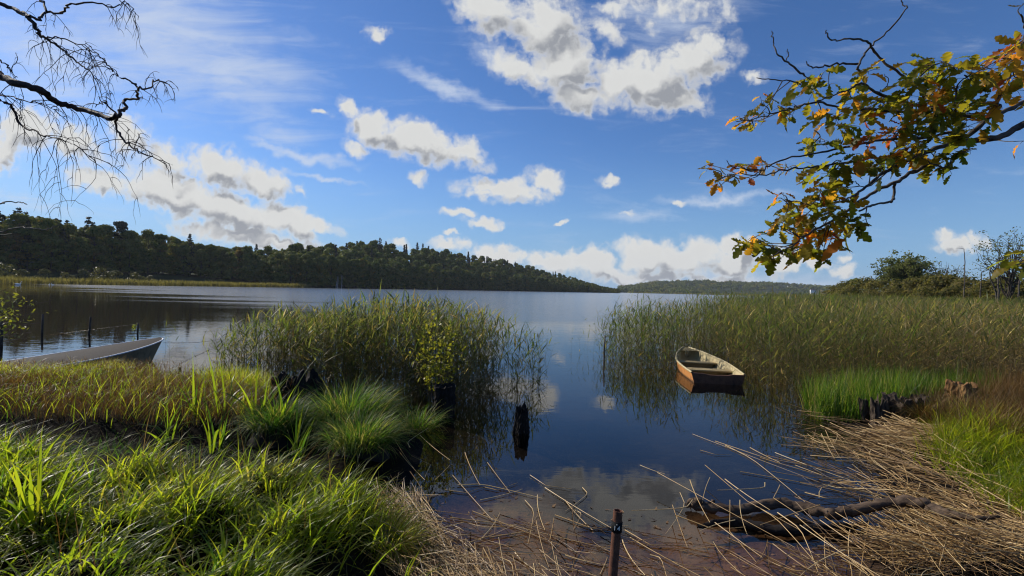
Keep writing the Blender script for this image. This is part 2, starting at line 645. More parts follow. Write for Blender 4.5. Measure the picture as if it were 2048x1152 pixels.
    low = t.step(sep.outputs[2], 0.30, -0.02, 0.0, 0.80)
    base = t.mix(low, base, (0.17, 0.33, 0.55))
    c = t.mix(a2, base, (0.50, 0.56, 0.66))
    c = t.mix(alpha, c, ccol)
    t.l.new(c, bg.inputs['Color'])
    bg.inputs['Strength'].default_value = 1.0
    t.l.new(bg.outputs[0], out.inputs[0])


SKY_GAIN = 0.085
build_world()

sl = bpy.data.lights.new('sun', 'SUN')
sl.energy = 4.2
sl.angle = R(0.53)
sl.color = (1.0, 0.93, 0.82)
so = bpy.data.objects.new('sun', sl)
COL.objects.link(so)
so.rotation_euler = sun_dir.to_track_quat('Z', 'Y').to_euler()
so.location = (-30, 20, 30)

# ------------------------------------------------------------------ ground and water
def polar_sheet(name, radii, nang, zfun, mat):
    a = np.linspace(0, 2 * np.pi, nang, endpoint=False)
    X = radii[:, None] * np.sin(a)[None, :]
    Y = radii[:, None] * np.cos(a)[None, :]
    Z = zfun(X, Y)
    V = np.stack([X, Y, Z], -1).reshape(-1, 3)
    n = nang
    i = np.arange(len(radii) - 1)[:, None] * n
    j = np.arange(n)[None, :]
    j2 = (j + 1) % n
    F = np.stack([i + j, i + j2, i + n + j2, i + n + j], -1).reshape(-1, 4)
    g = Geo()
    g.add(V, F)
    o = g.obj(name, mat)
    return o


def ground_mat():
    m, t, out = material('ground')
    g = t.new('ShaderNodeNewGeometry')
    P = g.outputs['Position']
    sp = t.new('ShaderNodeSeparateXYZ')
    t.l.new(P, sp.inputs[0])
    z = sp.outputs[2]
    n1 = t.noise(P, 2.2, 6, 0.65)
    n2 = t.noise(P, 14.0, 5, 0.7)
    n3 = t.noise(P, 0.02, 4, 0.6)
    sand = t.ramp(n1.outputs['Fac'], [(0.30, (0.050, 0.028, 0.016)), (0.5, (0.130, 0.078, 0.045)), (0.75, (0.21, 0.13, 0.08))])
    sand = t.mix(t.step(n2.outputs['Fac'], 0.5, 0.72), sand, (0.055, 0.03, 0.018))
    silt = t.ramp(n1.outputs['Fac'], [(0.3, (0.006, 0.006, 0.007)), (0.8, (0.016, 0.014, 0.012))])
    landing = t.step(t.vmath('DISTANCE', P, (0.75, 2.7, 0)), 1.2, 2.5, 1.0, 0.0)
    bed = t.mix(t.math('MULTIPLY', landing, t.step(t.math('ADD', z, t.math('MULTIPLY', t.math('SUBTRACT', n1.outputs['Fac'], 0.5), 0.10)), -0.26, -0.14)), silt, sand)
    soil = t.ramp(n2.outputs['Fac'], [(0.3, (0.005, 0.004, 0.003)), (0.7, (0.014, 0.010, 0.006))])  # dark mud lowered to near black, putting the hollow's shade into its colour
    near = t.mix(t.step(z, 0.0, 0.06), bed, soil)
    wood = t.ramp(n3.outputs['Fac'], [(0.3, (0.018, 0.022, 0.010)), (0.55, (0.04, 0.05, 0.02)), (0.75, (0.09, 0.095, 0.035))])
    ln = t.vmath('LENGTH', P)
    far = t.step(ln, 40, 90)
    farland = t.math('MULTIPLY', far, t.step(z, 0.0, 0.2))
    c = t.mix(farland, near, wood)
    p = t.new('ShaderNodeBsdfPrincipled')
    t.put(p.inputs['Base Color'], c)
    p.inputs['Roughness'].default_value = 0.9
    p.inputs['Specular IOR Level'].default_value = 0.03
    b = t.new('ShaderNodeBump')
    b.inputs['Strength'].default_value = 0.6
    b.inputs['Distance'].default_value = 0.04
    t.l.new(n2.outputs['Fac'], b.inputs['Height'])
    t.l.new(b.outputs[0], p.inputs['Normal'])
    t.l.new(p.outputs[0], out.inputs[0])
    return m


def water_mat():
    m, t, out = material('lake_water')
    g = t.new('ShaderNodeNewGeometry')
    P = g.outputs['Position']
    sp = t.new('ShaderNodeSeparateXYZ')
    t.l.new(P, sp.inputs[0])
    X, Y = sp.outputs[0], sp.outputs[1]
    # breeze: open water is ruffled, the lee by the left bank and the cove are calm, with cat's paws between
    mp = t.new('ShaderNodeMapping')
    t.l.new(P, mp.inputs[0])
    mp.inputs['Scale'].default_value = (0.012, 0.085, 1)
    mp.inputs['Rotation'].default_value = (0, 0, R(-6))
    band = t.noise(mp.outputs[0], 1.0, 3, 0.55)
    lee = t.math('MULTIPLY', t.math('MINIMUM', t.math('ADD', X, 3.0), 0.0), 0.86)
    s = t.math('ADD', Y, lee)
    s = t.math('ADD', s, t.math('MULTIPLY', t.math('SUBTRACT', band.outputs['Fac'], 0.5), 75.0))
    wind = t.step(s, 10.0, 34.0)
    fall = t.step(t.vmath('LENGTH', P), 9.0, 24.0)
    wind = t.math('MULTIPLY', wind, fall)
    mp2 = t.new('ShaderNodeMapping')
    t.l.new(P, mp2.inputs[0])
    mp2.inputs['Scale'].default_value = (0.55, 1.3, 1)
    r1 = t.noise(mp2.outputs[0], 2.4, 3, 0.6)
    r2 = t.noise(P, 0.8, 2, 0.5)
    h = t.math('ADD', r1.outputs['Fac'], t.math('MULTIPLY', r2.outputs['Fac'], 0.8))
    amp = t.math('ADD', 0.0011, t.math('MULTIPLY', wind, 0.0050))
    calm2 = t.math('MULTIPLY', t.step(t.vmath('LENGTH', P), 7, 18), 0.0022)
    amp = t.math('ADD', amp, calm2)
    b = t.new('ShaderNodeBump')
    b.inputs['Strength'].default_value = 1.0
    t.l.new(t.math('MULTIPLY', h, amp), b.inputs['Height'])
    b.inputs['Distance'].default_value = 1.0
    fr = t.new('ShaderNodeFresnel')
    t.l.new(t.step(g.outputs['Backfacing'], 0.0, 1.0, 1.52, 1 / 1.52, smooth=False), fr.inputs['IOR'])
    t.l.new(b.outputs[0], fr.inputs['Normal'])
    gl = t.new('ShaderNodeBsdfGlossy')
    t.l.new(t.math('MULTIPLY', wind, 0.17), gl.inputs['Roughness'])
    t.l.new(b.outputs[0], gl.inputs['Normal'])
    tr = t.new('ShaderNodeBsdfTransparent')
    tr.inputs['Color'].default_value = (0.86, 0.76, 0.62, 1)
    mx = t.new('ShaderNodeMixShader')
    t.l.new(fr.outputs[0], mx.inputs[0])
    t.l.new(tr.outputs[0], mx.inputs[1])
    t.l.new(gl.outputs[0], mx.inputs[2])
    t.l.new(mx.outputs[0], out.inputs[0])
    return m


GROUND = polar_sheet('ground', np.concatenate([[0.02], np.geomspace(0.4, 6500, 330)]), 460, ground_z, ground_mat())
GROUND['kind'] = 'structure'
tag(GROUND, 'dark muddy lake shore, sandy lake bed and wooded hills beyond', 'ground', kind='structure')
WATER = polar_sheet('lake_water', np.concatenate([[0.02], np.geomspace(0.5, 6400, 60)]), 96, lambda x, y: x * 0, water_mat())
tag(WATER, 'calm blue lake mirroring the clouds, ruffled by the breeze far out', 'water', kind='structure')


def gz(x, y):
    return float(ground_z(np.array([x]), np.array([y]))[0])


# ------------------------------------------------------------------ foliage materials
M_REED = leaf_mat('reed_leaf', [(0.0, (0.036, 0.068, 0.016)), (0.35, (0.085, 0.112, 0.024)), (0.6, (0.140, 0.135, 0.040)), (0.78, (0.19, 0.145, 0.055)), (0.92, (0.22, 0.14, 0.06)), (1.0, (0.40, 0.31, 0.18))], 0.58, 0.5, 0.25, 2.1)
M_REEDSTEM = leaf_mat('reed_stem', [(0.0, (0.06, 0.075, 0.025)), (0.5, (0.13, 0.10, 0.04)), (1.0, (0.26, 0.19, 0.09))], 0.1, 0.45, 0.4)
M_GRASS = leaf_mat('bank_grass', [(0.0, (0.032, 0.068, 0.007)), (0.40, (0.130, 0.172, 0.010)), (0.75, (0.25, 0.25, 0.014)), (0.9, (0.22, 0.18, 0.035)), (1.0, (0.32, 0.24, 0.10))], 0.68, 0.38, 0.36, 2.5)
M_SEDGE = leaf_mat('sedge', [(0.0, (0.026, 0.072, 0.010)), (0.5, (0.072, 0.140, 0.015)), (0.85, (0.16, 0.20, 0.025)), (1.0, (0.26, 0.21, 0.08))], 0.55, 0.5, 0.25, 1.8)
M_BROWN = leaf_mat('brown_bent_grass', [(0.0, (0.05, 0.055, 0.012)), (0.25, (0.095, 0.055, 0.016)), (0.7, (0.14, 0.066, 0.022)), (1.0, (0.26, 0.17, 0.07))], 0.42, 0.5, 0.25)
M_STRAW = paint_mat('dead_straw', (0.46, 0.30, 0.135), (0.24, 0.135, 0.055), 9.0, 0.42, 0.4, 0.75)
M_WETSTRAW = paint_mat('wet_straw', (0.20, 0.115, 0.045), (0.08, 0.045, 0.02), 9.0, 0.3, 0.4, 0.75)


def in_poly(x, y, poly):
    ins = np.zeros(len(x), bool)
    for (ax, ay), (bx, by) in zip(poly, poly[1:] + poly[:1]):
        if ay == by:
            continue
        c = (ay > y) != (by > y)
        ins ^= c & (x < ax + (y - ay) * (bx - ax) / (by - ay))
    return ins


def scatter(poly, n):
    p = np.array(poly)
    lo, hi = p.min(0), p.max(0)
    out = np.zeros((0, 2))
    while len(out) < n:
        q = rng.uniform(lo, hi, (n * 2, 2))
        out = np.vstack([out, q[in_poly(q[:, 0], q[:, 1], poly)]])
    return out[:n]


# ------------------------------------------------------------------ reeds
def reed_geo(g, base, H, nleaf=9, seg=3, brown=0.0, wind=0.16, stem_r=0.0042, leafscale=1.0, stems=True):
    """adds reeds standing at base (N,3) with heights H"""
    base = np.asarray(base, float)
    N = len(base)
    brown = np.broadcast_to(np.asarray(brown, float), (N,))
    H = np.broadcast_to(np.asarray(H, float), (N,))
    az = rng.uniform(0, 2 * np.pi, N)
    lean = np.abs(rng.normal(0.06, 0.10, N))
    lean = np.where(rng.uniform(0, 1, N) < .07, rng.uniform(.3, .95, N), lean)
    bend = rng.uniform(0.0, 0.22, N)
    ks = 4
    t = np.linspace(0, 1, ks + 1)
    th = lean[:, None] + bend[:, None] * t[None, :]
    ds = (H / ks)[:, None]
    h = np.concatenate([np.zeros((N, 1)), np.cumsum(np.sin(th[:, :-1]) * ds, 1)], 1)
    v = np.concatenate([np.zeros((N, 1)), np.cumsum(np.cos(th[:, :-1]) * ds, 1)], 1)
    P = base[:, None, :] + np.stack([h * np.cos(az)[:, None], h * np.sin(az)[:, None], v], -1)
    if stems:
        a = np.array([0, 2.094, 4.189])
        rr = stem_r * (1 - 0.75 * t)
        off = np.stack([np.cos(a), np.sin(a), np.zeros(3)], -1)
        V = P[:, :, None, :] + rr[None, :, None, None] * off[None, None]
        b = (np.arange(N) * (ks + 1) * 3)[:, None, None]
        i = (np.arange(ks) * 3)[None, :, None]
        j = np.arange(3)[None, None, :]
        j2 = (j + 1) % 3
        F = np.stack([b + i + j, b + i + j2, b + i + 3 + j2, b + i + 3 + j], -1)
        g.add(V, F, rep(np.clip(rng.normal(0.45 + brown * 0.5, 0.25, N), 0, 1), (ks + 1) * 3), 1)
    # leaves
    fr = (np.arange(nleaf)[None, :] + rng.uniform(0, 1, (N, nleaf))) / nleaf
    fr = 0.22 + 0.78 * fr
    x = fr * ks
    k = np.minimum(x.astype(int), ks - 1)
    f = (x - k)[..., None]
    n_i = np.arange(N)[:, None]
    B = P[n_i, k] * (1 - f) + P[n_i, k + 1] * f
    plane = rng.uniform(0, 2 * np.pi, N)[:, None]
    la = plane + np.where(np.arange(nleaf)[None, :] % 2 == 0, 0, np.pi) + rng.normal(0, 0.5, (N, nleaf))
    # the breeze turns leaves to the right
    la = np.arctan2(np.sin(la) * (1 - wind), np.cos(la) * (1 - wind) + wind)
    Ll = rng.uniform(0.18, 0.44, (N, nleaf)) * (1.0 - 0.35 * np.abs(fr - 0.65)) * leafscale
    Wl = rng.uniform(0.011, 0.023, (N, nleaf)) * leafscale
    low = 1 - fr
    ln = rng.uniform(0.2, 1.25, (N, nleaf)) + low * 0.5
    bd = np.where(rng.uniform(0, 1, (N, nleaf)) < .6, rng.uniform(0.0, 0.5, (N, nleaf)), rng.uniform(0.5, 1.6, (N, nleaf))) + low * 0.5
    var = np.clip(rng.normal(0.40, 0.18, (N, nleaf)) + rng.normal(0, 0.10, (N, 1)) + brown[:, None] * 0.35 + np.maximum(0, low - 0.35) * (0.55 + brown[:, None] * 0.4), 0, 1)
    V, F = blades(B.reshape(-1, 3), la.ravel(), Ll.ravel(), Wl.ravel(), ln.ravel(), bd.ravel(), seg, belly=0.6)
    g.add(V, F, rep(var.ravel(), (seg + 1) * 2), 0)


def plumes(g, base, H):
    N = len(base)
    for k in range(14):
        b = base + np.array([0, 0, 1]) * (H[:, None] * (0.99 - 0.009 * k))
        V, F = blades(b, rng.uniform(-0.9, 1.2, N), rng.uniform(.06, .13, N), .006, .2 + .03 * k, .7, 2)
        g.add(V, F, rep(np.clip(rng.normal(.93, .06, N), 0, 1), 6), 0)


def bed(name, label, poly, n, Hf, cat='reeds', nleaf=9, brown=0.0, z0=None, seg=3, leafscale=1.0, exclude=None, stem_r=0.0042, nplume=0):
    q = scatter(poly, n)
    if exclude is not None:
        q = q[~exclude(q[:, 0], q[:, 1])]
    z = np.minimum(ground_z(q[:, 0], q[:, 1]), 0.25)
    base = np.column_stack([q, np.maximum(z, -0.7)])
    top = Hf(q[:, 0], q[:, 1]) * rng.uniform(0.74, 1.10, len(q))
    H = np.maximum(0.4, top - base[:, 2])
    g = Geo()
    if callable(brown):
        brown = brown(q[:, 0], q[:, 1])
    reed_geo(g, base, H, nleaf, seg, brown, leafscale=leafscale, stem_r=stem_r)
    if nplume:
        k = rng.choice(len(q), nplume, replace=False)
        plumes(g, base[k], H[k])
    o = g.obj(name, [M_REED, M_REEDSTEM])
    tag(o, label, cat, kind='stuff')
    return o


# clump in the middle, dense in the centre and thinning to its ends
clump = [(-4.9, 9.6), (-3.6, 8.5), (-2.2, 7.9), (-1.1, 7.6), (-0.65, 8.0), (-0.28, 9.0), (-0.42, 10.5), (-2.2, 11.2), (-4.3, 11.2)]
cl_h = lambda x, y: 1.04 + 0.52 * np.exp(-((x + 2.1) / 1.9) ** 2) + 0.12 * fbm(x * 1.2, y * 1.2, 5)
bed('reeds', 'tall clump of green and russet reeds standing in the water at centre', clump, 1200, cl_h, brown=0.26, nleaf=14, nplume=26)
bed('reeds', 'thin green reeds standing in open water at the right end of the central clump', [(-0.5, 8.7), (0.1, 8.9), (0.75, 9.4), (0.6, 10.4), (-0.3, 10.4)], 80, lambda x, y: 1.28 - 0.36 * (x + .3), brown=0.0, nleaf=11)
bed('reeds', 'thin reeds in bright water between the punt and the central clump', [(-6.3, 9.9), (-5.2, 8.9), (-4.2, 8.6), (-4.3, 10.8), (-5.6, 11.3)], 250, lambda x, y: 0.62 + 0.30 * (x + 7), brown=0.1, nleaf=9)

# boat footprint is kept clear
BOAT_STERN = Vector((4.40, 9.95, 0))
BOAT_BOW = Vector((4.98, 13.35, 0))


def near_boat(x, y):
    d = (BOAT_BOW - BOAT_STERN)
    L = d.length
    d = d / L
    rx, ry = x - BOAT_STERN.x, y - BOAT_STERN.y
    s = rx * d.x + ry * d.y
    c = rx * d.y - ry * d.x
    inside = (s > -0.15) & (s < L + 0.1) & (np.abs(c) < 0.66)
    # nothing between the stern and the viewer
    front = (y < 10.4 + 0.0 * x) & (x < 5.3)
    return inside | front


rb_h = lambda x, y: 1.43 + 0.30 * sst(x, 3, 9) + 0.18 * sst(y, 20, 60) + 0.22 * (fbm(x * 0.7, y * 0.7, 8) - 0.5)
front_bed = [(3.75, 13.6), (4.15, 11.8), (5.25, 10.2), (6.3, 9.3), (8.0, 9.0), (11.0, 9.6), (14.5, 11.0), (22, 14), (24, 20), (7.6, 20), (5.6, 17)]
bed('reeds', 'dense wall of green and brown reeds behind the orange rowing boat', front_bed, 7200, rb_h, brown=lambda x, y: .14 + .50 * sst(x / y, .45, 1.0) + .5 * (fbm(x * .5, y * .5, 51) - .5), nleaf=11, exclude=near_boat, nplume=150)
bed('reeds', 'thin green reeds in open water left of the orange rowing boat', [(2.75, 14.5), (3.0, 12.6), (3.6, 11.6), (4.1, 11.0), (4.2, 12.4), (4.9, 16.5), (3.9, 17)], 330, lambda x, y: 1.02 + 0.33 * (x - 2.4), brown=-0.1, nleaf=11, exclude=near_boat)
mid_bed = [(5.2, 17.5), (7.6, 20), (24, 20), (60, 42), (70, 70), (34, 70), (15.0, 36), (9.0, 24)]
bed('reeds', 'broad reed bed stretching away along the right shore', mid_bed, 9000, lambda x, y: rb_h(x, y) + 0.12, brown=0.12, nleaf=7, seg=2, leafscale=1.5, stem_r=0.006)
far_bed = [(34, 70), (70, 70), (190, 120), (260, 240), (110, 200), (60, 110)]
bed('reeds', 'far end of the reed bed below the bare trees', far_bed, 6500, lambda x, y: 2.3 + 0 * x, brown=0.18, nleaf=5, seg=2, leafscale=3.2, stem_r=0.02)

# single reeds standing apart in the gap, each its own plant
g1 = []
for k in range(5):
    root = thing('reed_stalk', 'thin green reed standing alone in open water left of the orange boat', 'reed', group='single reeds in the open water') if k == 0 else None
    gs = Geo()
    reed_geo(gs, np.array([[0, 0, 0.0]]), [1.5], 12, 3, -0.1)
    g1.append(gs)
stalk_proto = []
for k, gs in enumerate(g1):
    r0 = thing('reed_stalk', 'thin green reed standing alone in open water', 'reed', group='single reeds in the open water') if k else [o for o in COL.objects if o.name == 'reed_stalk'][0]
    gl_, gst = Geo(), Geo()
    gst.add(gs.V[0], gs.F[0], gs.A[0])
    gl_.add(gs.V[1], gs.F[1] - gs.F[1].min(), gs.A[1])
    gst.obj('stem', M_REEDSTEM, r0)
    gl_.obj('leaves', M_REED, r0)
    stalk_proto.append(r0)
spots = [(1142, 712), (1150, 735), (1158, 700), (1168, 722), (1176, 690), (1186, 708), (1197, 730), (1214, 742), (1222, 716), (1228, 760), (1232, 700),
         (1240, 735), (1246, 690), (1254, 720), (1262, 748), (1272, 706), (1284, 735), (1060, 742), (1072, 725), (1082, 750), (1090, 715), (1046, 760),
         (340, 742), (352, 728), (372, 735), (392, 746), (405, 722), (418, 738), (330, 720), (436, 742)]
for k, (px, py) in enumerate(spots):
    q = onz(px, py, 0)
    s = rng.uniform(0.42, 0.72)
    side = 'left of the orange boat' if px > 1130 else ('beside the right end of the central reed clump' if px > 1000 else 'in the bright water right of the grey punt')
    lab = 'single thin green reed in open water ' + side
    if k < len(stalk_proto):
        o = stalk_proto[k]
        o.location = (q.x, q.y, -0.25)
        o.rotation_euler = (0, 0, rng.uniform(0, 6))
        o.scale = (s, s, s)
        o['label'] = lab
    else:
        dup(stalk_proto[k % 5], (q.x, q.y, -0.25), rng.uniform(0, 6), (s, s, s), lab)

# reed fringe along the far left shore
gf = Geo()
pts = []
fr_line = [(-330, 86), (-240, 118), (-182, 138), (-163, 148), (-146, 188), (-133, 250), (-129, 296)]
for (ax, ay), (bx, by) in zip(fr_line[:-1], fr_line[1:]):
    n = int(math.hypot(bx - ax, by - ay) * 75)
    tt = rng.uniform(0, 1, n)
    dd = -3 + 40 * rng.uniform(0, 1, n) ** 2.2
    L_ = math.hypot(bx - ax, by - ay)
    nx, ny = -(by - ay) / L_, (bx - ax) / L_
    if nx > 0:
        nx, ny = -nx, -ny
    pts.append(np.column_stack([ax + (bx - ax) * tt + nx * dd, ay + (by - ay) * tt + ny * dd]))
M_FRINGE = leaf_mat('fringe_reed_leaf', [(0, (0.085, 0.085, 0.024)), (.5, (0.165, 0.145, 0.045)), (1, (0.24, 0.195, 0.08))], .4, .7, .1, 1.6)
q = np.vstack(pts)
q = q[q[:, 0] / np.maximum(q[:, 1], 1) > -1.5]
hh = rng.uniform(1.8, 3.0, len(q)) * (0.8 + 0.4 * fbm(q[:, 0] * .1, q[:, 1] * .1, 2))
V, F = blades(np.column_stack([q, np.full(len(q), -0.1)]), rng.uniform(0, 6.28, len(q)), hh, 0.22, rng.uniform(0, .2, len(q)), rng.uniform(0, .5, len(q)), 2)
gf.add(V, F, rep(np.clip(rng.normal(.56, .12, len(q)), 0, 1), 6))
tag(gf.obj('far_reeds', M_FRINGE), 'straw coloured reed fringe along the far left shore below the forest', 'reeds', kind='stuff')

# ------------------------------------------------------------------ rowing boat among the reeds
M_ORANGE = paint_mat('weathered_orange_paint', (0.62, 0.26, 0.07), (0.20, 0.075, 0.028), 4.0, 0.5, 0.5, 0.75)
def stained(mat, c, z0, z1):
    t = NT(mat.node_tree)
    p = [n for n in t.n if n.type == 'BSDF_PRINCIPLED'][0]
    src = p.inputs['Base Color'].links[0].from_socket
    tc = t.new('ShaderNodeTexCoord')
    sp = t.new('ShaderNodeSeparateXYZ')
    t.l.new(tc.outputs['Object'], sp.inputs[0])
    mp = t.new('ShaderNodeMapping')
    t.l.new(tc.outputs['Object'], mp.inputs[0])
    mp.inputs['Scale'].default_value = (14, 14, 1.5)
    nz = t.noise(mp.outputs[0], 1.0, 4, .6)
    nz2 = t.noise(tc.outputs['Object'], 7.0, 6, .75)
    z = t.math('ADD', sp.outputs[2], t.math('MULTIPLY', t.math('SUBTRACT', nz.outputs['Fac'], .5), -.10))
    col = t.mix(t.step(z, z0, z1, 1.0, 0.0), src, c)
    col = t.mix(t.step(nz2.outputs['Fac'], .60, .66, 0, .7), col, (0.05, 0.03, 0.02))
    t.l.new(col, p.inputs['Base Color'])


stained(M_ORANGE, (0.10, 0.05, 0.02), .03, .10)
M_CREAM = paint_mat('stained_cream_gelcoat', (0.50, 0.41, 0.22), (0.20, 0.15, 0.07), 5.0, 0.55, 0.45, 0.75)
M_THWART = paint_mat('pale_thwart', (0.36, 0.27, 0.12), (0.16, 0.11, 0.05), 6.0, 0.55, 0.5, 0.8)
M_BLACK = paint_mat('black_rubber', (0.02, 0.02, 0.02), (0.05, 0.045, 0.04), 8.0, 0.6)
M_BILGE = paint_mat('bilge_water', (0.05, 0.04, 0.02), (0.02, 0.016, 0.01), 2.0, 0.15)


def shell(stations, section, flip=False):
    """grid of points station x section -> verts, quads"""
    V = np.array([[section(s, k) for k in range(SEC)] for s in stations])
    n = SEC
    i = np.arange(len(stations) - 1)[:, None] * n
    j = np.arange(n - 1)[None, :]
    F = np.stack([i + j, i + j + 1, i + n + j + 1, i + n + j], -1).reshape(-1, 4)
    if flip:
        F = F[:, ::-1]
    return V.reshape(-1, 3), F


SEC = 13
BL = (BOAT_BOW - BOAT_STERN).length


def beam(s):
    return 0.535 * (1 + 0.10 * math.sin(math.pi * min(1, s * 1.5))) * (1 - 0.86 * max(0, (s - 0.38) / 0.62) ** 2.3)


def sheer(s):
    return 0.245 + 0.03 * s + 0.13 * s ** 2.2


def keel(s):
    return -0.13 + 0.32 * max(0, (s - 0.55) / 0.45) ** 2.4


def sec_pt(s, k, inset=0.0, lower=0.0):
    a = (k / (SEC - 1)) * 2 - 1            # -1 port gunwale .. +1 starboard gunwale
    b = max(0.02, beam(s) - inset)
    top, kz = sheer(s) - lower, keel(s) + inset
    m = abs(a)
    if m > 0.5:                              # the side, slightly flared
        f = (m - 0.5) / 0.5
        x = b * (0.86 + 0.14 * f)
        z = (kz + 0.09) + (top - kz - 0.09) * f
    else:                                    # the bottom
        f = m / 0.5
        x = b * 0.86 * f ** 0.8
        z = kz + 0.09 * f ** 2.0
    return (math.copysign(x, a) if m > 1e-6 else 0.0, s * BL, z)


ang = -math.atan2(BOAT_BOW.x - BOAT_STERN.x, BOAT_BOW.y - BOAT_STERN.y)
boat = thing('rowing_boat', 'small orange rowing boat with cream interior and two thwarts, moored by the reeds', 'rowing boat', BOAT_STERN + Vector((0, 0, -0.03)), ang)
st = np.linspace(0, 1, 25)
g = Geo()
V, F = shell(st, lambda s, k: sec_pt(s, k), True)
g.add(V, F)
g.obj('hull', M_ORANGE, boat)
g = Geo()
V, F = shell(np.linspace(0.012, 0.985, 25), lambda s, k: sec_pt(s, k, 0.035, 0.004))
g.add(V, F)
g.obj('inner_hull', M_CREAM, boat)
# transom: closes the stern, with thickness
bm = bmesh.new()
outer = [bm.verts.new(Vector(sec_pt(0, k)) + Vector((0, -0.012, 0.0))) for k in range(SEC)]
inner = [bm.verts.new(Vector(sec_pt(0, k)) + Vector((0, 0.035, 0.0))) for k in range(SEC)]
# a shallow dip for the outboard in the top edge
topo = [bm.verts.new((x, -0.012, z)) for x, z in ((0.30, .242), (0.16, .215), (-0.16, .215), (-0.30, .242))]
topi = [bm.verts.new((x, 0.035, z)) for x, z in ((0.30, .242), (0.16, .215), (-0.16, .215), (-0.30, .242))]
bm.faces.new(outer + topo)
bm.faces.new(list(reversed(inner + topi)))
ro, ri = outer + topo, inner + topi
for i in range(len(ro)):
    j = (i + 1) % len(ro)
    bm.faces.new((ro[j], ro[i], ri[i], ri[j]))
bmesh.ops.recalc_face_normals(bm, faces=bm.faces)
bm_obj('transom', bm, paint_mat('shade_toned_transom_paint', (0.13, 0.048, 0.020), (0.05, 0.02, 0.011), 5.0, 0.6, 0.4, 0.7), boat)  # hull orange darkened, the shade on the stern put into the colour
# gunwale strip on each side
for sd in (-1, 1):
    pth = []
    for s in np.linspace(0.0, 0.995, 30):
        x, y, z = sec_pt(s, SEC - 1)
        pth.append((sd * (abs(x) - 0.010), y, z + 0.006))
    g = Geo()
    V, F = tube(pth, 0.024, 8)
    g.add(V, F)
    g.obj('gunwale', M_CREAM, boat)


def box_bm(bm, x0, x1, y0, y1, z0, z1):
    v = [bm.verts.new(p) for p in ((x0, y0, z0), (x1, y0, z0), (x1, y1, z0), (x0, y1, z0), (x0, y0, z1), (x1, y0, z1), (x1, y1, z1), (x0, y1, z1))]
    for f in ((0, 3, 2, 1), (4, 5, 6, 7), (0, 1, 5, 4), (1, 2, 6, 5), (2, 3, 7, 6), (3, 0, 4, 7)):
        bm.faces.new([v[i] for i in f])
    return v


for s0, s1, hz in ((0.24, 0.335, 0.185), (0.56, 0.64, 0.20)):
    bm = bmesh.new()
    b = beam((s0 + s1) / 2) * 0.93
    box_bm(bm, -b, b, s0 * BL, s1 * BL, hz - 0.03, hz)
    # riser under the seat
    box_bm(bm, -b * 0.94, b * 0.94, s1 * BL - 0.05, s1 * BL - 0.02, -0.02, hz - 0.032)
    bmesh.ops.bevel(bm, geom=bm.edges[:], offset=0.006, segments=2, affect='EDGES')
    bm_obj('thwart', bm, M_THWART, boat)
# oarlock plates with their pins
for sd in (-1, 1):
    g = Geo()
    x, y, z = sec_pt(.40, SEC - 1)
    V, F = tube([(sd * (abs(x) - .012), y, z + .02), (sd * (abs(x) - .012), y, z + .085)], [.011, .009], 8)
    g.add(V, F)
    aa_ = np.linspace(-.9, math.pi + .9, 11)
    V, F = tube([(sd * (abs(x) - .012), y + .032 * math.cos(q_), z + .115 - .032 * math.sin(q_)) for q_ in aa_], .006, 6)
    g.add(V, F)
    g.obj('oarlock', M_BLACK, boat)
# foredeck
bm = bmesh.new()
rows = []
for s in np.linspace(0.86, 0.985, 6):
    x, y, z = sec_pt(s, SEC - 1)
    rows.append([bm.verts.new((-abs(x), y, z - 0.004)), bm.verts.new((0, y, z + 0.012)), bm.verts.new((abs(x), y, z - 0.004))])
for a, b in zip(rows[:-1], rows[1:]):
    bm.faces.new((a[0], a[1], b[1], b[0]))
    bm.faces.new((a[1], a[2], b[2], b[1]))
bmesh.ops.solidify(bm, geom=bm.faces[:], thickness=0.012)
bm_obj('foredeck', bm, M_CREAM, boat)

# ------------------------------------------------------------------ grey decked punt at the left bank
M_DECK = paint_mat('grey_deck_felt', (0.050, 0.042, 0.035), (0.085, 0.074, 0.062), 3.0, 0.92, 0.35, 0.7, bump=0.3, spec=0.08)
M_PUNT = paint_mat('dark_punt_planking', (0.30, 0.235, 0.145), (0.19, 0.145, 0.09), 5.0, 0.9, spec=0.05)
M_WHITE = paint_mat('chipped_white_paint', (0.72, 0.72, 0.72), (0.38, 0.36, 0.36), 9.0, 0.5, 0.5, 0.8)
tip = onz(321, 676, 0.50)
stern = Vector((-9.05, 6.9, 0))
PL = (Vector((tip.x, tip.y, 0)) - stern).length
pang = -math.atan2(tip.x - stern.x, tip.y - stern.y)
punt = thing('punt', 'long grey decked punt with a white edged pointed bow, drawn up at the left bank', 'boat', stern, pang)


def pw(s):
    return 0.66 * (0.8 + 0.2 * math.sin(math.pi * min(1.0, s * 1.1))) * math.sqrt(max(0.0004, 1 - max(0, (s - 0.42) / 0.58) ** 2.4))


def pz(s):
    return 0.30 + 0.20 * s ** 2.6


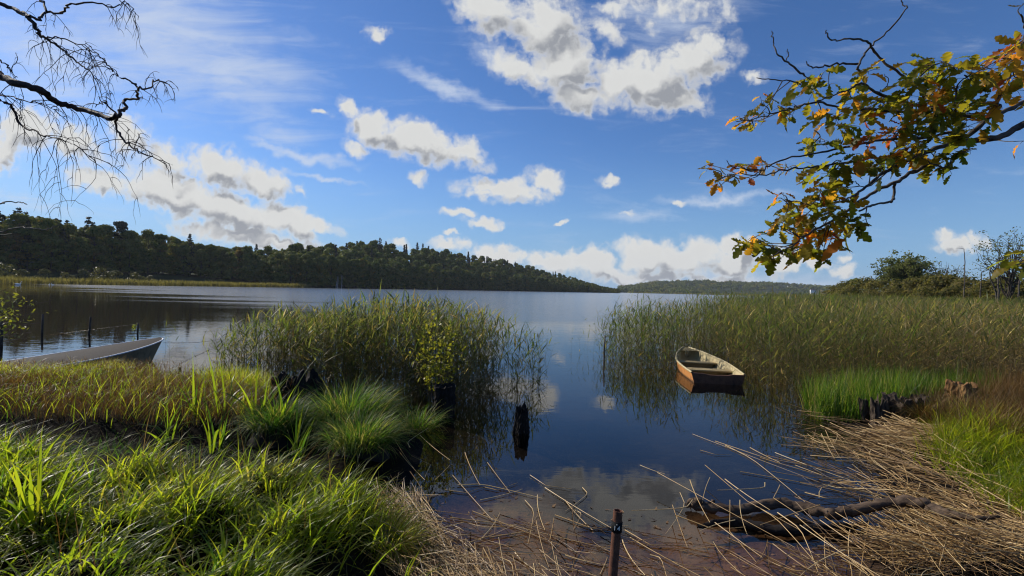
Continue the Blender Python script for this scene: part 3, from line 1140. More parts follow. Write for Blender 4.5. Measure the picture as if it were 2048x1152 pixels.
ss = np.concatenate([np.linspace(0, 0.9, 22), np.linspace(0.915, 1.0, 12)])
g = Geo()
Vd = []
for s in ss:
    w = pw(s)
    for a in np.linspace(-1, 1, 7):
        Vd.append((a * w, s * PL, pz(s) + 0.05 * (1 - a * a) * (1 - s * 0.6)))
n = 7
i = np.arange(len(ss) - 1)[:, None] * n
j = np.arange(n - 1)[None, :]
g.add(Vd, np.stack([i + j, i + j + 1, i + n + j + 1, i + n + j], -1).reshape(-1, 4))
g.obj('deck', M_DECK, punt)
g = Geo()
for sd in (-1, 1):
    Vh = []
    for s in ss:
        w = pw(s)
        for f in (0, 0.35, 0.7, 1.0):
            yb = s * PL - (0.34 * max(0, (s - 0.8) / 0.2) ** 2) * f
            Vh.append((sd * w * (1 - 0.30 * f), yb, (pz(s) - 0.004) * (1 - f) + (-0.12 + 0.10 * max(0, (s - .8) / .2)) * f))
    i = np.arange(len(ss) - 1)[:, None] * 4
    j = np.arange(3)[None, :]
    F = np.stack([i + j, i + j + 1, i + 4 + j + 1, i + 4 + j], -1).reshape(-1, 4)
    g.add(Vh, F if sd < 0 else F[:, ::-1])
# stern board
w0 = pw(0)
g.add([(-w0, -.002, .3), (w0, -.002, .3), (w0 * .7, -.002, -.12), (-w0 * .7, -.002, -.12)], [[0, 1, 2, 3]])
g.obj('hull', M_PUNT, punt)
g = Geo()
for sd in (-1, 1):
    V, F = tube([(sd * (pw(s) + 0.004), s * PL, pz(s) - 0.006) for s in ss], 0.016, 6)
    g.add(V, F)
g.obj('rubbing_strake', M_WHITE, punt)
g = Geo()
V, F = tube(smooth_path([(0, PL + 0.006, 0.515), (0, PL - 0.02, 0.40), (0, PL - 0.13, 0.22), (0, PL - 0.30, 0.05), (0, PL - 0.40, -0.1)], 5), 0.024, 6)
g.add(V, F)
g.obj('stem_post', M_WHITE, punt)
# mooring line from the bow to the reeds
g = Geo()
a, b = tip + Vector((0.05, 0.02, -0.12)), onz(445, 678, 0.10)
V, F = tube(smooth_path([a, (a + b) / 2 + Vector((0, 0, -0.05)), b], 8), 0.006, 5)
g.add(V, F)
tag(g.obj('mooring_line', M_WETSTRAW), 'thin mooring line running right from the bow of the grey punt', 'rope')

# ------------------------------------------------------------------ fence standing in the water, left
M_POST = wood_mat('old_post_wood', (0.045, 0.035, 0.026), (0.11, 0.09, 0.07))
M_WIRE = paint_mat('dull_wire', (0.16, 0.15, 0.13), (0.09, 0.085, 0.075), 10, 0.5, metallic=0.6)
fence = thing('wire_fence', 'old fence of dark posts joined by one thin wire, standing in the water at left', 'fence', (0, 0, 0))
fp = []
for px, ptop, ybase, r_ in ((3, 640, 690, .036), (84, 628, 666, .032), (178, 634, 668, .032), (275, 647, 667, .03)):
    b = onz(px, ybase, 0)
    top = at(px, ptop, b.y).z
    g = Geo()
    tx, ty = rng.uniform(-.02, .02, 2)
    P = [(b.x, b.y, -0.5), (b.x, b.y, 0), (b.x + tx, b.y + ty, top * .6), (b.x + tx * 1.5, b.y + ty, top), (b.x + tx * 1.5, b.y + ty, top + .002)]
    V, F = tube(P, [r_, r_, r_ * .95, r_ * .9, 0.002], 9)
    g.add(V, F)
    g.obj('post', M_POST, fence)
    fp.append((b, top))
wp = [onz(-80, 700, 0.2), onz(3, 682, 0.20), onz(84, 672, 0.2), onz(178, 660, .22), onz(268, 648, .26)]
wp[1] = Vector((fp[0][0].x, fp[0][0].y - .05, at(3, 682, fp[0][0].y).z))
wp[2] = Vector((fp[1][0].x, fp[1][0].y - .05, at(84, 672, fp[1][0].y).z))
wp[3] = Vector((fp[2][0].x, fp[2][0].y - .05, at(178, 660, fp[2][0].y).z))
wp[4] = Vector((fp[3][0].x, fp[3][0].y - .05, at(275, 648, fp[3][0].y).z))
wp[0] = wp[1] + (wp[1] - wp[2]) * 1.0
g = Geo()
V, F = tube(smooth_path(wp, 8), 0.0022, 4)
g.add(V, F)
g.obj('wire', M_WIRE, fence)

M_IRONPOLE = paint_mat('dark_iron', (0.03, 0.024, 0.02), (0.07, 0.04, 0.025), 14, 0.6)
for px, yt, yb, r_, nm, lab in ((1208, 672, 722, .018, 'mooring_pole', 'thin dark mooring pole standing in open water left of the orange boat'),
                                (358, 734, 778, .022, 'mooring_stake', 'short dark stake in the bank right of the punt bow')):
    b = onz(px, yb, 0)
    top = at(px, yt, b.y).z
    g = Geo()
    V, F = tube([(b.x, b.y, -.5), (b.x, b.y, top * .5), (b.x + .01, b.y, top), (b.x + .01, b.y, top + .003)], [r_, r_, r_ * .9, .001], 9)
    g.add(V, F)
    tag(g.obj(nm, M_IRONPOLE), lab, 'pole' if 'pole' in nm else 'stake')

# ------------------------------------------------------------------ numbered pipe post
M_RUST = paint_mat('rusty_steel', (0.155, 0.060, 0.030), (0.075, 0.030, 0.018), 22, 0.75, 0.35, 0.7, 0.25, 0.4)
M_TAG = paint_mat('black_tag', (0.012, 0.012, 0.012), (0.03, 0.03, 0.028), 20, 0.85, spec=0.1)
M_NUM = paint_mat('white_numeral', (0.80, 0.80, 0.70), (0.66, 0.66, 0.56), 30, 0.5)
pt = at(1236, 1021, 2.25)
pb = at(1225, 1160, 2.23)
ax = (pb - pt).normalized()
foot = pt + ax * ((pt.z + 0.25) / -ax.z)
post = thing('number_post', 'rusty steel pipe post with a black tag reading 14 at the bottom of the picture', 'post', foot)
PR = 0.0215
Pw = np.array([foot + (pt - foot) * f for f in np.linspace(0, 1, 12)]) - np.array(foot)
g = Geo()
V, F = tube(Pw, PR, 24)
g.add(V, F)
Pi = np.array([pt - (pt - foot) * f for f in (0.0, 0.05, 0.15)]) - np.array(foot)
V, F = tube(Pi, PR - 0.004, 24)
g.add(V, F[:, ::-1])
# rim
a_ = np.linspace(0, 2 * np.pi, 24, endpoint=False)
top_o = tube(Pw, PR, 24)[0][-24:]
top_i = tube(Pi, PR - 0.004, 24)[0][:24]
cen = np.array(pt - foot)
ordr = lambda V_: V_[np.argsort(np.arctan2(V_[:, 1] - cen[1], V_[:, 0] - cen[0]))]
to, ti = ordr(top_o), ordr(top_i)
Fr = [[i, (i + 1) % 24, 24 + (i + 1) % 24, 24 + i] for i in range(24)]
g.add(np.vstack([to, ti]), Fr)
g.obj('pipe', M_RUST, post)
u_ax = -ax
bandc = pt + ax * 0.073
g = Geo()
Pb = np.array([bandc + u_ax * h for h in (-0.0235, -0.0234, 0.0234, 0.0235)]) - np.array(foot)
V, F = tube(Pb, [PR, PR + 0.0042, PR + 0.0042, PR], 28)
g.add(V, F)
tg = g.obj('number_tag', M_TAG, post)
cu = bpy.data.curves.new('numeral', 'FONT')
cu.body = '14'
cu.size = 0.029
cu.align_x, cu.align_y = 'CENTER', 'CENTER'
cu.extrude = 0.0006
cu.space_character = 1.25
cu.offset = 0.0002
tmp = bpy.data.objects.new('numeral', cu)
COL.objects.link(tmp)
bpy.context.view_layer.update()
me = bpy.data.meshes.new_from_object(tmp.evaluated_get(bpy.context.evaluated_depsgraph_get()))
bpy.data.objects.remove(tmp)
me.materials.clear()
me.materials.append(M_NUM)
# wrap the numerals round the tag, facing the viewer
cdir = Vector((-bandc.x, -bandc.y, 0)).normalized()
rgt = cdir.cross(Vector((0, 0, 1))) * -1
for v in me.vertices:
    th = v.co.x / (PR + 0.0045)
    rr = PR + 0.0048 + v.co.z
    p = (bandc - foot) + u_ax * v.co.y + cdir * (rr * math.cos(th)) + rgt * (rr * math.sin(th))
    v.co = p
num = bpy.data.objects.new('numeral', me)
COL.objects.link(num)
num.parent = tg
g = Geo()
V, F = tube([np.array(bandc + u_ax * 0.018 + cdir * (PR + r_) - foot) for r_ in (0.003, 0.006, 0.0062)], [0.002, 0.002, 0.0003], 8)
g.add(V, F)
g.obj('rivet', M_NUM, tg)

# ------------------------------------------------------------------ stumps, piles and driftwood
M_DARKWOOD = wood_mat('sodden_wood', (0.006, 0.0045, 0.004), (0.020, 0.015, 0.012), (14, 14, 3), 0.8, 0.6)
M_STUMP = wood_mat('grey_brown_stump', (0.022, 0.016, 0.012), (0.095, 0.070, 0.050), (16, 16, 3), 0.9, 0.7)
M_ROT = wood_mat('orange_rotten_wood', (0.11, 0.048, 0.018), (0.33, 0.19, 0.075), (9, 9, 5), 0.9, 0.8, (0.06, 0.03, 0.018))
M_DRIFT = wood_mat('driftwood', (0.040, 0.026, 0.018), (0.13, 0.088, 0.056), (3, 22, 22), 0.75, 0.6)


STUMPS = []


def stump(name, label, cat, px, py_base, py_top, wpx, mat, seed, jag=0.15, sq=0.0, taper=0.1, lean=(0, 0), flat=1.0, hollow=0.3, buttress=0.15, Y=None, part='bark', tuft=False):
    """a weathered stump as one closed rough surface: ribbed sides, ragged rim, sunken rotten heart"""
    if Y is None:
        b = onz(px, py_base, 0)
    else:
        b = at(px, py_base, Y)
    STUMPS.append((b.x, b.y, wpx / FPX * b.y / 2))
    zt = at(px, py_top, b.y).z
    zb = min(b.z, 0) - 0.25
    r = wpx / FPX * b.y / 2
    rs = np.random.default_rng(seed)
    n, m = 48, 16
    a = np.linspace(0, 2 * np.pi, n, endpoint=False)
    rib = 0.09 * np.sin(a * 5 + rs.uniform(0, 6)) + 0.06 * np.sin(a * 9 + rs.uniform(0, 6)) + 0.05 * rs.normal(0, 1, n)
    if sq:
        c = np.abs(np.cos(a)) ** 6 + np.abs(np.sin(a)) ** 6
        rib = rib * 0.3 + (c ** (-1 / 6.0) - 1) * sq
    edge = jag * (fbm(np.cos(a) * 2.2 + seed, np.sin(a) * 2.2, seed) - 0.5) * 2 + jag * 0.35 * rs.normal(0, 1, n)
    V = []
    for k in range(m + 1):
        f = k / m
        z = zb + (zt - zb) * f
        flare = 1 + buttress * (1 - f) ** 3 - taper * f
        rad = r * flare * (1 + rib * (1 + 0.6 * (1 - f)) + 0.05 * rs.normal(0, 1, n))
        zz = z + edge * (zt - max(zb, 0)) * f ** 4
        V.append(np.column_stack([b.x + lean[0] * f + rad * np.cos(a), b.y + lean[1] * f + rad * flat * np.sin(a), zz]))
    rim = V[-1]
    for f, dz in ((0.82, 0.02), (0.55, 0.5), (0.25, 0.8), (0.02, 1.0)):
        c = np.array([b.x + lean[0], b.y + lean[1], 0])
        Q = rim.copy()
        Q[:, :2] = c[:2] + (rim[:, :2] - c[:2]) * f
        Q[:, 2] = rim[:, 2] * (1 - dz * 0.6) + (zt * dz * 0.6) - hollow * dz * (zt - max(zb, 0)) + rs.normal(0, 0.012, n)
        V.append(Q)
    K = len(V)
    V = np.concatenate(V)
    i = np.arange(K - 1)[:, None] * n
    j = np.arange(n)[None, :]
    j2 = (j + 1) % n
    F = np.stack([i + j, i + j2, i + n + j2, i + n + j], -1).reshape(-1, 4)
    g = Geo()
    base = np.array([b.x, b.y, 0])
    g.add(V - base, F)
    o = g.obj(name, mat, smooth=False)
    o.location = base
    tag(o, label, cat)
    return o


stump('mooring_pile', 'thick dark square pile standing in the water before the central reeds', 'pile', 888, 832, 771, 40, M_DARKWOOD, 3, 0.05, 0.35, 0.02, (0, 0), 1.0, 0.05, 0.0)
stump('broken_pile', 'slim pointed black pile standing alone in the water at centre', 'pile', 1043, 865, 819, 38, M_DARKWOOD, 5, 0.26, 0.0, 0.42, (0.0, 0), 0.8, 0.0, 0.05)
stump('tree_stump', 'broad black ragged stump at the water edge left of the green tussocks', 'stump', 604, 834, 754, 92, M_DARKWOOD, 11, 0.22, 0.0, 0.15, (-0.05, 0), 0.8, 0.3, 0.1)
stump('tree_stump', 'small black stump hidden behind broad leaves, beside the ragged black stump', 'stump', 558, 812, 757, 30, M_DARKWOOD, 12, 0.08, 0.2, 0.0, (0, 0), 0.9, 0.1, 0.0)
stump('tree_stump', 'wide dark grey stump with a hollow front on the right bank', 'stump', 1805, 862, 797, 74, M_STUMP, 21, 0.20, 0.0, 0.05, (0.05, 0.05), 0.9, 0.35, 0.25)
stump('tree_stump', 'low dark stump leaning between the splinter post and the wide grey stump', 'stump', 1762, 862, 808, 34, M_STUMP, 22, 0.3, 0.0, 0.15, (-0.03, 0), 0.9, 0.2, 0.15)
stump('splinter_post', 'slanting dark splintered post at the water edge beside the right stumps', 'post', 1740, 850, 801, 17, M_STUMP, 23, 0.12, 0.2, 0.05, (-0.10, 0.02), 0.9, 0.05, 0.0)
stump('tree_stump', 'tall orange rotten stump catching the sun on the right bank', 'stump', 1922, 838, 768, 52, M_ROT, 31, 0.12, 0.0, 0.10, (0.02, 0.05), 0.9, 0.10, 0.25)
stump('tree_stump', 'dark hole at the right edge, built as a hollow stump sunk in the grass', 'stump', 2008, 842, 802, 44, M_DARKWOOD, 33, 0.2, 0.0, 0.0, (0, 0.05), 0.9, 0.5, 0.1)  # hollow stump mesh serving as a dark hole

# rounded root end lying on the straw
g = Geo()
c0 = onz(1850, 893, 0.10)
c1 = onz(1908, 878, 0.16)
P = smooth_path([c0 + Vector((-.15, .1, -.05)), c0, (c0 + c1) / 2 + Vector((0, 0, .03)), c1, c1 + Vector((.02, 0, .001))], 6)
rr = np.interp(np.linspace(0, 1, len(P)), [0, .3, .7, .96, 1.0], [.05, .09, .13, .14, .002]) * (1 + rng.normal(0, .05, len(P)))
V, F = tube(P, rr, 16)
V += rng.normal(0, .008, V.shape)
g.add(V, F)
tag(g.obj('root_log', M_STUMP), 'short thick root log with a rounded end below the right stumps', 'log')

# driftwood branch along the bottom right
def drift(name, label, pts, radii, mat=M_DRIFT):
    P = smooth_path([onz(px, py, z) for px, py, z in pts], 7, 0.006)
    f = np.linspace(0, 1, len(P))
    rr = np.interp(f, np.linspace(0, 1, len(radii)), radii) * (1 + rng.normal(0, .07, len(P)))
    g = Geo()
    V, F = tube(P, rr, 14)
    a = np.tile(np.linspace(0, 2 * np.pi, 14, endpoint=False), len(P))
    C = np.repeat(P, 14, axis=0)
    V = C + (V - C) * (1 + .22 * np.sin(a * 3 + np.repeat(f, 14) * 11) * fbm(np.repeat(f, 14) * 14, a, 6) + .35 * (fbm(np.repeat(f, 14) * 30, np.cos(a) * 2 + 5, 9) - .5))[:, None] + rng.normal(0, .0025, V.shape)
    g.add(V, F)
    return tag(g.obj(name, mat), label, 'driftwood')


drift('driftwood_branch', 'long sinuous driftwood branch lying along the bottom right of the water',
      [(1372, 1012, .03), (1420, 1016, .05), (1480, 1020, .05), (1545, 1008, .07), (1610, 1015, .08), (1660, 1025, .10), (1710, 1020, .15), (1780, 1006, .20), (1850, 1012, .24), (1900, 1028, .26), (1950, 1036, .28), (1998, 1034, .31)],
      [.016, .036, .038, .040, .042, .04, .044, .044, .042, .03, .018, .008])
drift('driftwood_branch', 'lower dark sodden branch half sunk in front of the sinuous driftwood',
      [(1395, 1052, .0), (1470, 1045, .015), (1560, 1062, .02), (1640, 1058, .02), (1730, 1050, .03)], [.015, .04, .045, .04, .015], M_DARKWOOD)
drift('driftwood_knot', 'knobbly pale root at the left end of the sinuous driftwood', [(1375, 1008, .05), (1392, 1002, .09), (1412, 1010, .06), (1428, 1002, .08)], [.015, .04, .025, .012])

# ------------------------------------------------------------------ dead straw
def straw_arr(mid, az, L, r, pitch=0.05, bow=0.04, ns=4, n=4, kink=0.0):
    N = len(mid)
    t = np.linspace(-.5, .5, ns + 1)
    d = np.column_stack([np.cos(az) * np.cos(pitch), np.sin(az) * np.cos(pitch), np.sin(pitch)])
    s = np.column_stack([-np.sin(az), np.cos(az), np.zeros(N)])
    up = np.cross(d, s)
    bw = rng.normal(0, bow, N)
    C = mid[:, None, :] + d[:, None, :] * (L[:, None] * t[None])[..., None] + s[:, None, :] * (bw[:, None] * L[:, None] * (1 - 4 * t[None] ** 2))[..., None]
    if kink:
        kt = rng.uniform(-.25, .35, N)
        ks_ = np.where(rng.uniform(0, 1, N) < kink, rng.normal(0, .5, N), 0)
        C = C + s[:, None, :] * (np.maximum(0, t[None] - kt[:, None]) * (ks_ * L)[:, None])[..., None]
    a = np.linspace(0, 2 * np.pi, n, endpoint=False)
    off = np.cos(a)[None, :, None] * s[:, None, :] + np.sin(a)[None, :, None] * up[:, None, :]
    rad = r[:, None] * (1 - 0.5 * (t[None] + .5))
    V = C[:, :, None, :] + rad[:, :, None, None] * off[:, None, :, :]
    b = (np.arange(N) * (ns + 1) * n)[:, None, None]
    i = (np.arange(ns) * n)[None, :, None]
    j = np.arange(n)[None, None, :]
    j2 = (j + 1) % n
    F = np.stack([b + i + j, b + i + n + j, b + i + n + j2, b + i + j2], -1)
    return V.reshape(-1, 3), F.reshape(-1, 4)


M_STRAWV = leaf_mat('bleached_reed_straw', [(0, (0.07, 0.038, 0.015)), (.35, (0.21, 0.118, 0.040)), (.7, (0.42, 0.265, 0.098)), (1, (0.62, 0.45, 0.21))], 0.0, 0.36, 0.5)


def heap(name, label, poly, n, azm, azs, hmax, Lr=(.25, .9), dens=None):
    q = scatter(poly, n)
    z = np.maximum(ground_z(q[:, 0], q[:, 1]), 0.0)
    if dens is not None:
        keep = rng.uniform(0, 1, n) < dens(q[:, 0], q[:, 1])
        q, z = q[keep], z[keep]
    N = len(q)
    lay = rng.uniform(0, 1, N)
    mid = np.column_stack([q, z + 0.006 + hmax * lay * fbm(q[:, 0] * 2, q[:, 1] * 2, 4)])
    az = rng.normal(azm, azs, N) if not callable(azm) else azm(q[:, 0], q[:, 1]) + rng.normal(0, azs, N)
    az = az + 2.2 * (fbm(q[:, 0] * 1.6 + 9, q[:, 1] * 1.6, 77) - .5)
    V, F = straw_arr(mid, az, rng.uniform(Lr[0], Lr[1], N), rng.uniform(.0014, .0044, N), rng.normal(0, .18, N), .06, 6, 4, .45)
    V[:, 2] = np.maximum(V[:, 2], 0.002)
    g = Geo()
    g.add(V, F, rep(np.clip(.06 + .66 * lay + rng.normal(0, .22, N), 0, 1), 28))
    return tag(g.obj(name, M_STRAWV), label, 'straw', kind='stuff')


right_heap = [(4.65, 7.3), (5.2, 6.4), (5.35, 5.9), (4.95, 5.3), (4.65, 4.7), (4.4, 4.2), (4.15, 3.75), (3.8, 3.2), (2.6, 2.75), (1.9, 2.6), (2.0, 3.1), (2.4, 3.6), (2.8, 4.1), (3.1, 4.9), (3.6, 5.9), (4.1, 6.7)]
heap('dead_straw', 'deep drift of bleached reed straw along the right bank', right_heap, 9500, lambda x, y: np.where(y > 4.2, R(-50), R(-40) - 0.2 * (x - 3)), .72, .30, dens=lambda x, y: (.12 + .95 * sst(fbm(x * 1.7, y * 1.7, 40), .34, .62)) * (.08 + .92 * sst(shore_sd(x, y), -.15, .4)))
heap('dead_straw', 'tangled crossing straw heaped over the right end of the driftwood', [(3.0, 3.1), (4.9, 3.1), (5.0, 4.3), (3.9, 4.4), (3.1, 3.9)], 900, lambda x, y: rng.uniform(0, 3.14, len(x)), .3, .22, (.12, .45))
left_heap = [(-1.0, 4.3), (-.72, 4.1), (-.45, 3.45), (0.0, 3.0), (.5, 2.55), (.3, 2.25), (-.3, 2.6), (-.75, 3.05), (-1.05, 3.6)]
heap('dead_straw', 'band of pale straw washed along the left bank at the bottom of the picture', left_heap, 1300, lambda x, y: np.arctan2(-1.0, 0.62 + 0.0 * x), .22, .07, (.3, .9))
heap('dead_straw', 'thin straw floating over the shallow brown water at the bottom', [(-.8, 3.7), (.2, 3.9), (1.6, 3.6), (2.4, 3.3), (1.8, 2.4), (.6, 2.1), (.1, 2.5), (-.4, 3.1)], 170, R(-45), .5, .02, (.15, .8))

# individual long stems lying apart on the water and across the driftwood
protos = []
for k in range(5):
    g = Geo()
    mid = np.zeros((1, 3))
    V, F = straw_arr(mid, np.zeros(1), np.array([1.0]), np.array([.0040]), np.zeros(1), .0001, 8, 6)
    V[:, 1] += (.002 + .004 * k) * (1 - 4 * V[:, 0] ** 2) * (1 if k % 2 else -1)
    if k in (1, 3):                                   # snapped over
        kx = .12 if k == 1 else -.2
        w_ = V[:, 0] > kx
        V[w_, 1] += (V[w_, 0] - kx) * (.55 if k == 1 else -.38)
    g.add(V, F, .62 + .08 * k)
    protos.append(g.mesh('reed_stem', M_STRAWV))


def lay(px0, py0, px1, py1, z0, z1, label, group, k):
    a, b = onz(px0, py0, z0), onz(px1, py1, z1)
    o = bpy.data.objects.new('dead_reed_stem', protos[k % 5])
    COL.objects.link(o)
    d = b - a
    L = d.length
    o.location = (a + b) / 2
    o.rotation_euler = (rng.uniform(0, 6.28), -math.asin(max(-1, min(1, d.z / L))), math.atan2(d.y, d.x)) if False else (0, -math.asin(max(-1, min(1, d.z / L))), math.atan2(d.y, d.x))
    w = 0.75 + 0.5 * rng.uniform()
    o.scale = (L, w, w)
    tag(o, label, 'reed stem', group)


GR1 = 'dead reed stems over the driftwood'
LB1 = 'pale dead reed stem lying across the sinuous driftwood at bottom right'
over = [(1315, 945, 1590, 1095), (1410, 930, 1560, 1060), (1450, 958, 1540, 1020), (1360, 985, 1390, 1075), (1480, 1000, 1495, 1070), (1430, 1045, 1525, 1115), (1350, 1030, 1480, 1080),
        (1590, 1030, 1740, 1150), (1555, 1025, 1720, 1152), (1600, 1050, 1760, 1152), (1640, 1040, 1800, 1150), (1460, 1000, 1455, 1110), (1380, 960, 1420, 1045), (1500, 1005, 1700, 1130),
        (1700, 1060, 1705, 1150), (1740, 1030, 1720, 1152), (1780, 1040, 1860, 1152), (1830, 1000, 1960, 1110), (1860, 960, 2020, 1090), (1900, 950, 2048, 1060), (1640, 1010, 1520, 1050),
        (1560, 970, 1535, 1012), (1420, 955, 1405, 1005), (1530, 965, 1515, 1000), (1690, 1100, 1600, 1152), (1760, 1100, 1840, 1125), (1800, 1080, 1880, 1140), (1650, 1075, 1655, 1150),
        (1385, 1000, 1330, 1050), (1470, 1040, 1400, 1062), (1345, 1010, 1375, 1095), (1610, 985, 1680, 1005), (1700, 975, 1800, 1000), (1720, 990, 1850, 1010)]
for k, (a, b, c, d) in enumerate(over):
    lay(a, b, c, d, rng.uniform(.08, .16), rng.uniform(.04, .14), LB1, GR1, k)
GR2 = 'dead reed stems floating in the cove'
LB2 = 'long dead reed stem floating on the dark water between the boat and the driftwood'
flo = [(1385, 868, 1640, 965), (1430, 882, 1600, 940), (1500, 895, 1560, 925), (1450, 890, 1660, 1000), (1550, 905, 1700, 960), (1480, 943, 1720, 985), (1400, 900, 1450, 915), (1590, 930, 1740, 985),
       (1640, 850, 1780, 920), (1660, 845, 1800, 905), (1640, 870, 1820, 960), (1690, 862, 1880, 930), (1720, 880, 1860, 950), (1665, 880, 1790, 950), (1280, 930, 1330, 948), (1520, 915, 1640, 950)]
for k, (a, b, c, d) in enumerate(flo):
    lay(a, b, c, d, .012, .012, LB2, GR2, k)
GR3 = 'dead reed stems in the shallows'
LB3 = 'thin dead reed stem floating in the shallows left of the numbered post'
sha = [(905, 950, 985, 1040), (970, 975, 1010, 985), (930, 905, 960, 970), (915, 970, 1075, 968), (960, 1000, 1045, 978), (975, 925, 1020, 985), (1060, 950, 1110, 985), (1090, 975, 1230, 1060),
       (1165, 975, 1195, 1020), (960, 1080, 1000, 1025), (945, 1022, 1120, 1090), (980, 1075, 1100, 1058), (1020, 1050, 1230, 1100), (1050, 1000, 1110, 1080), (1075, 990, 1090, 1060), (1100, 1080, 1108, 1035),
       (1110, 1030, 1230, 1075), (930, 1100, 1010, 1135), (1000, 1115, 1075, 1152), (1030, 1105, 1090, 1152), (880, 1080, 900, 1110), (940, 1085, 1020, 1060), (1130, 1000, 1185, 1060), (1150, 1020, 1190, 1045),
       (1130, 1110, 1215, 1130), (1200, 1150, 1215, 1115), (1250, 1060, 1330, 1110), (1260, 1075, 1400, 1152), (1300, 1110, 1370, 1135), (1245, 1080, 1290, 1150), (900, 1035, 1030, 1050), (890, 980, 960, 990),
       (790, 880, 830, 940), (820, 895, 810, 860), (840, 870, 900, 920), (870, 960, 900, 930), (850, 955, 870, 915), (800, 905, 850, 960)]
for k, (a, b, c, d) in enumerate(sha):
    z = .012 if k < 32 else .06
    lab, gr = (LB3, GR3) if k < 24 or k in (30, 31) else ((LB3.replace('left of', 'just right of'), GR3 + ' by the post') if k < 30 else ('broken dead reed stem sticking out of the mud below the square pile', 'broken reed stems by the square pile'))
    lay(a, b, c, d, z, z + (.09 if k >= 32 else 0), lab, gr, k)

# fallen leaves floating and sunken in the shallows
M_FALLEN = leaf_mat('fallen_leaf', [(0, (0.05, 0.028, 0.014)), (.6, (0.16, 0.09, 0.035)), (1, (0.34, 0.22, 0.10))], .1, .5, .4)
q = scatter([(-.9, 4.2), (.4, 4.4), (2.2, 4.0), (3.0, 3.4), (1.8, 2.1), (.6, 2.0), (-.2, 2.7)], 420)
zb_ = ground_z(q[:, 0], q[:, 1])
fl_ = rng.uniform(0, 1, len(q)) < .3
zz = np.where(fl_, .004, zb_ + .006)
ang_ = rng.uniform(0, 6.28, len(q))
V, F = blades(np.column_stack([q, zz]), ang_, rng.uniform(.02, .06, len(q)), rng.uniform(.012, .03, len(q)), rng.uniform(1.35, 1.56, len(q)), rng.uniform(0, .1, len(q)), 3, twist=0.0)
g = Geo()
g.add(V, F, rep(rng.uniform(0, .9, len(q)), 8))
tag(g.obj('leaf_litter', M_FALLEN), 'brown leaf litter floating and sunken in the shallow water', 'leaf litter', kind='stuff')
# ------------------------------------------------------------------ grass on the banks
def lawn(name, label, poly, n, L, W, lean, bend, mat, var, az=None, seg=4, dens=None, cat='grass', z_add=-0.02, clump=0, twist=None, lump=0.0):
    q = scatter(poly, n)
    if clump:                                        # gather into tufts
        c = scatter(poly, clump)
        k = rng.integers(0, clump, n)
        q = c[k] + rng.normal(0, .085, (n, 2))
    if dens is not None:
        q = q[rng.uniform(0, 1, len(q)) < dens(q[:, 0], q[:, 1])]
    N = len(q)
    z = ground_z(q[:, 0], q[:, 1]) + z_add
    ok = z > -0.12
    for sx, sy, sr in STUMPS:
        dd = math.hypot(sx, sy)
        al = (q[:, 0] * sx + q[:, 1] * sy) / dd - dd
        la = np.abs(q[:, 0] * sy - q[:, 1] * sx) / dd
        ok &= ~((la < sr * 1.05) & (al > -1.25) & (al < sr) & (rng.uniform(0, 1, len(q)) < .9))
    q, z = q[ok], z[ok]
    N = len(q)
    patch = fbm(q[:, 0] * 1.1 + 5, q[:, 1] * 1.1, 12)
    Lv = rng.uniform(L[0], L[1], N) * (0.55 + 0.9 * patch)
    a = rng.uniform(0, 6.283, N) if az is None else rng.normal(az[0], az[1], N)
    if lump:
        D2 = (q[:, 0, None] - LUMPS[None, :, 0]) ** 2 + (q[:, 1, None] - LUMPS[None, :, 1]) ** 2
        kn = D2.argmin(1)
        out_ = np.arctan2(q[:, 1] - LUMPS[kn, 1], q[:, 0] - LUMPS[kn, 0])
        a = np.where(rng.uniform(0, 1, N) < lump, out_ + rng.normal(0, .6, N), a)
    v = np.clip(rng.normal(var[0], var[1], N) + (patch - .5) * 0.55, 0, 1)
    V, F = blades(np.column_stack([q, z]), a, Lv, rng.uniform(W[0], W[1], N), rng.uniform(lean[0], lean[1], N), rng.uniform(bend[0], bend[1], N), seg, twist=twist)
    g = Geo()
    g.add(V, F, rep(v, (seg + 1) * 2))
    return tag(g.obj(name, mat), label, cat, kind='stuff')


near_bank = [(-5.6, 4.6), (-4.2, 4.5), (-3.0, 4.35), (-2.2, 4.6), (-1.5, 4.9), (-1.02, 4.6), (-1.0, 4.0), (-.85, 3.5), (-.62, 3.0), (-.45, 2.5), (-.45, 1.8), (-3.2, 1.6), (-5.6, 2.2), (-7.5, 3.2)]
def gap(x, y):
    holes = sst(lump_z(x, y), .03, .14)
    corner = 1 - 0.9 * np.exp(-(((x + 2.55) / .55) ** 2 + ((y - 2.5) / .22) ** 2))
    return np.clip(.05 + .95 * holes, 0, 1) * corner * (1 - .85 * sst(y, 3.85, 4.25))
lawn('grass', 'long arching yellow green grass covering the near left bank', near_bank, 17000, (.16, .46), (.006, .014), (.1, 1.0), (.6, 2.4), M_GRASS, (.50, .20), az=(.1, .9), dens=gap, lump=.35)
lawn('grass', 'broad green blades standing up among the near left grass', near_bank, 12000, (.16, .44), (.009, .019), (.1, .8), (.5, 2.4), M_GRASS, (.42, .18), az=(.1, .9), dens=gap, seg=5, clump=420, lump=.3)
lawn('grass', 'matted dry grass low on the near left bank', near_bank, 7000, (.12, .36), (.003, .007), (.9, 1.45), (.2, .8), M_GRASS, (.92, .08), clump=0, dens=gap)
lawn('grass', 'thin brown seeding stems above the near left grass', near_bank, 420, (.42, .72), (.003, .005), (.05, .5), (.2, 1.0), M_BROWN, (.8, .15), dens=gap)
back = [(-10.2, 7.3), (-8.3, 7.9), (-7.4, 8.6), (-6.3, 8.6), (-5.3, 8.2), (-4.2, 7.6), (-3.3, 7.0), (-2.9, 6.3), (-3.2, 5.62), (-5.2, 5.6), (-7.0, 5.6), (-9.5, 5.6), (-12, 5.8)]
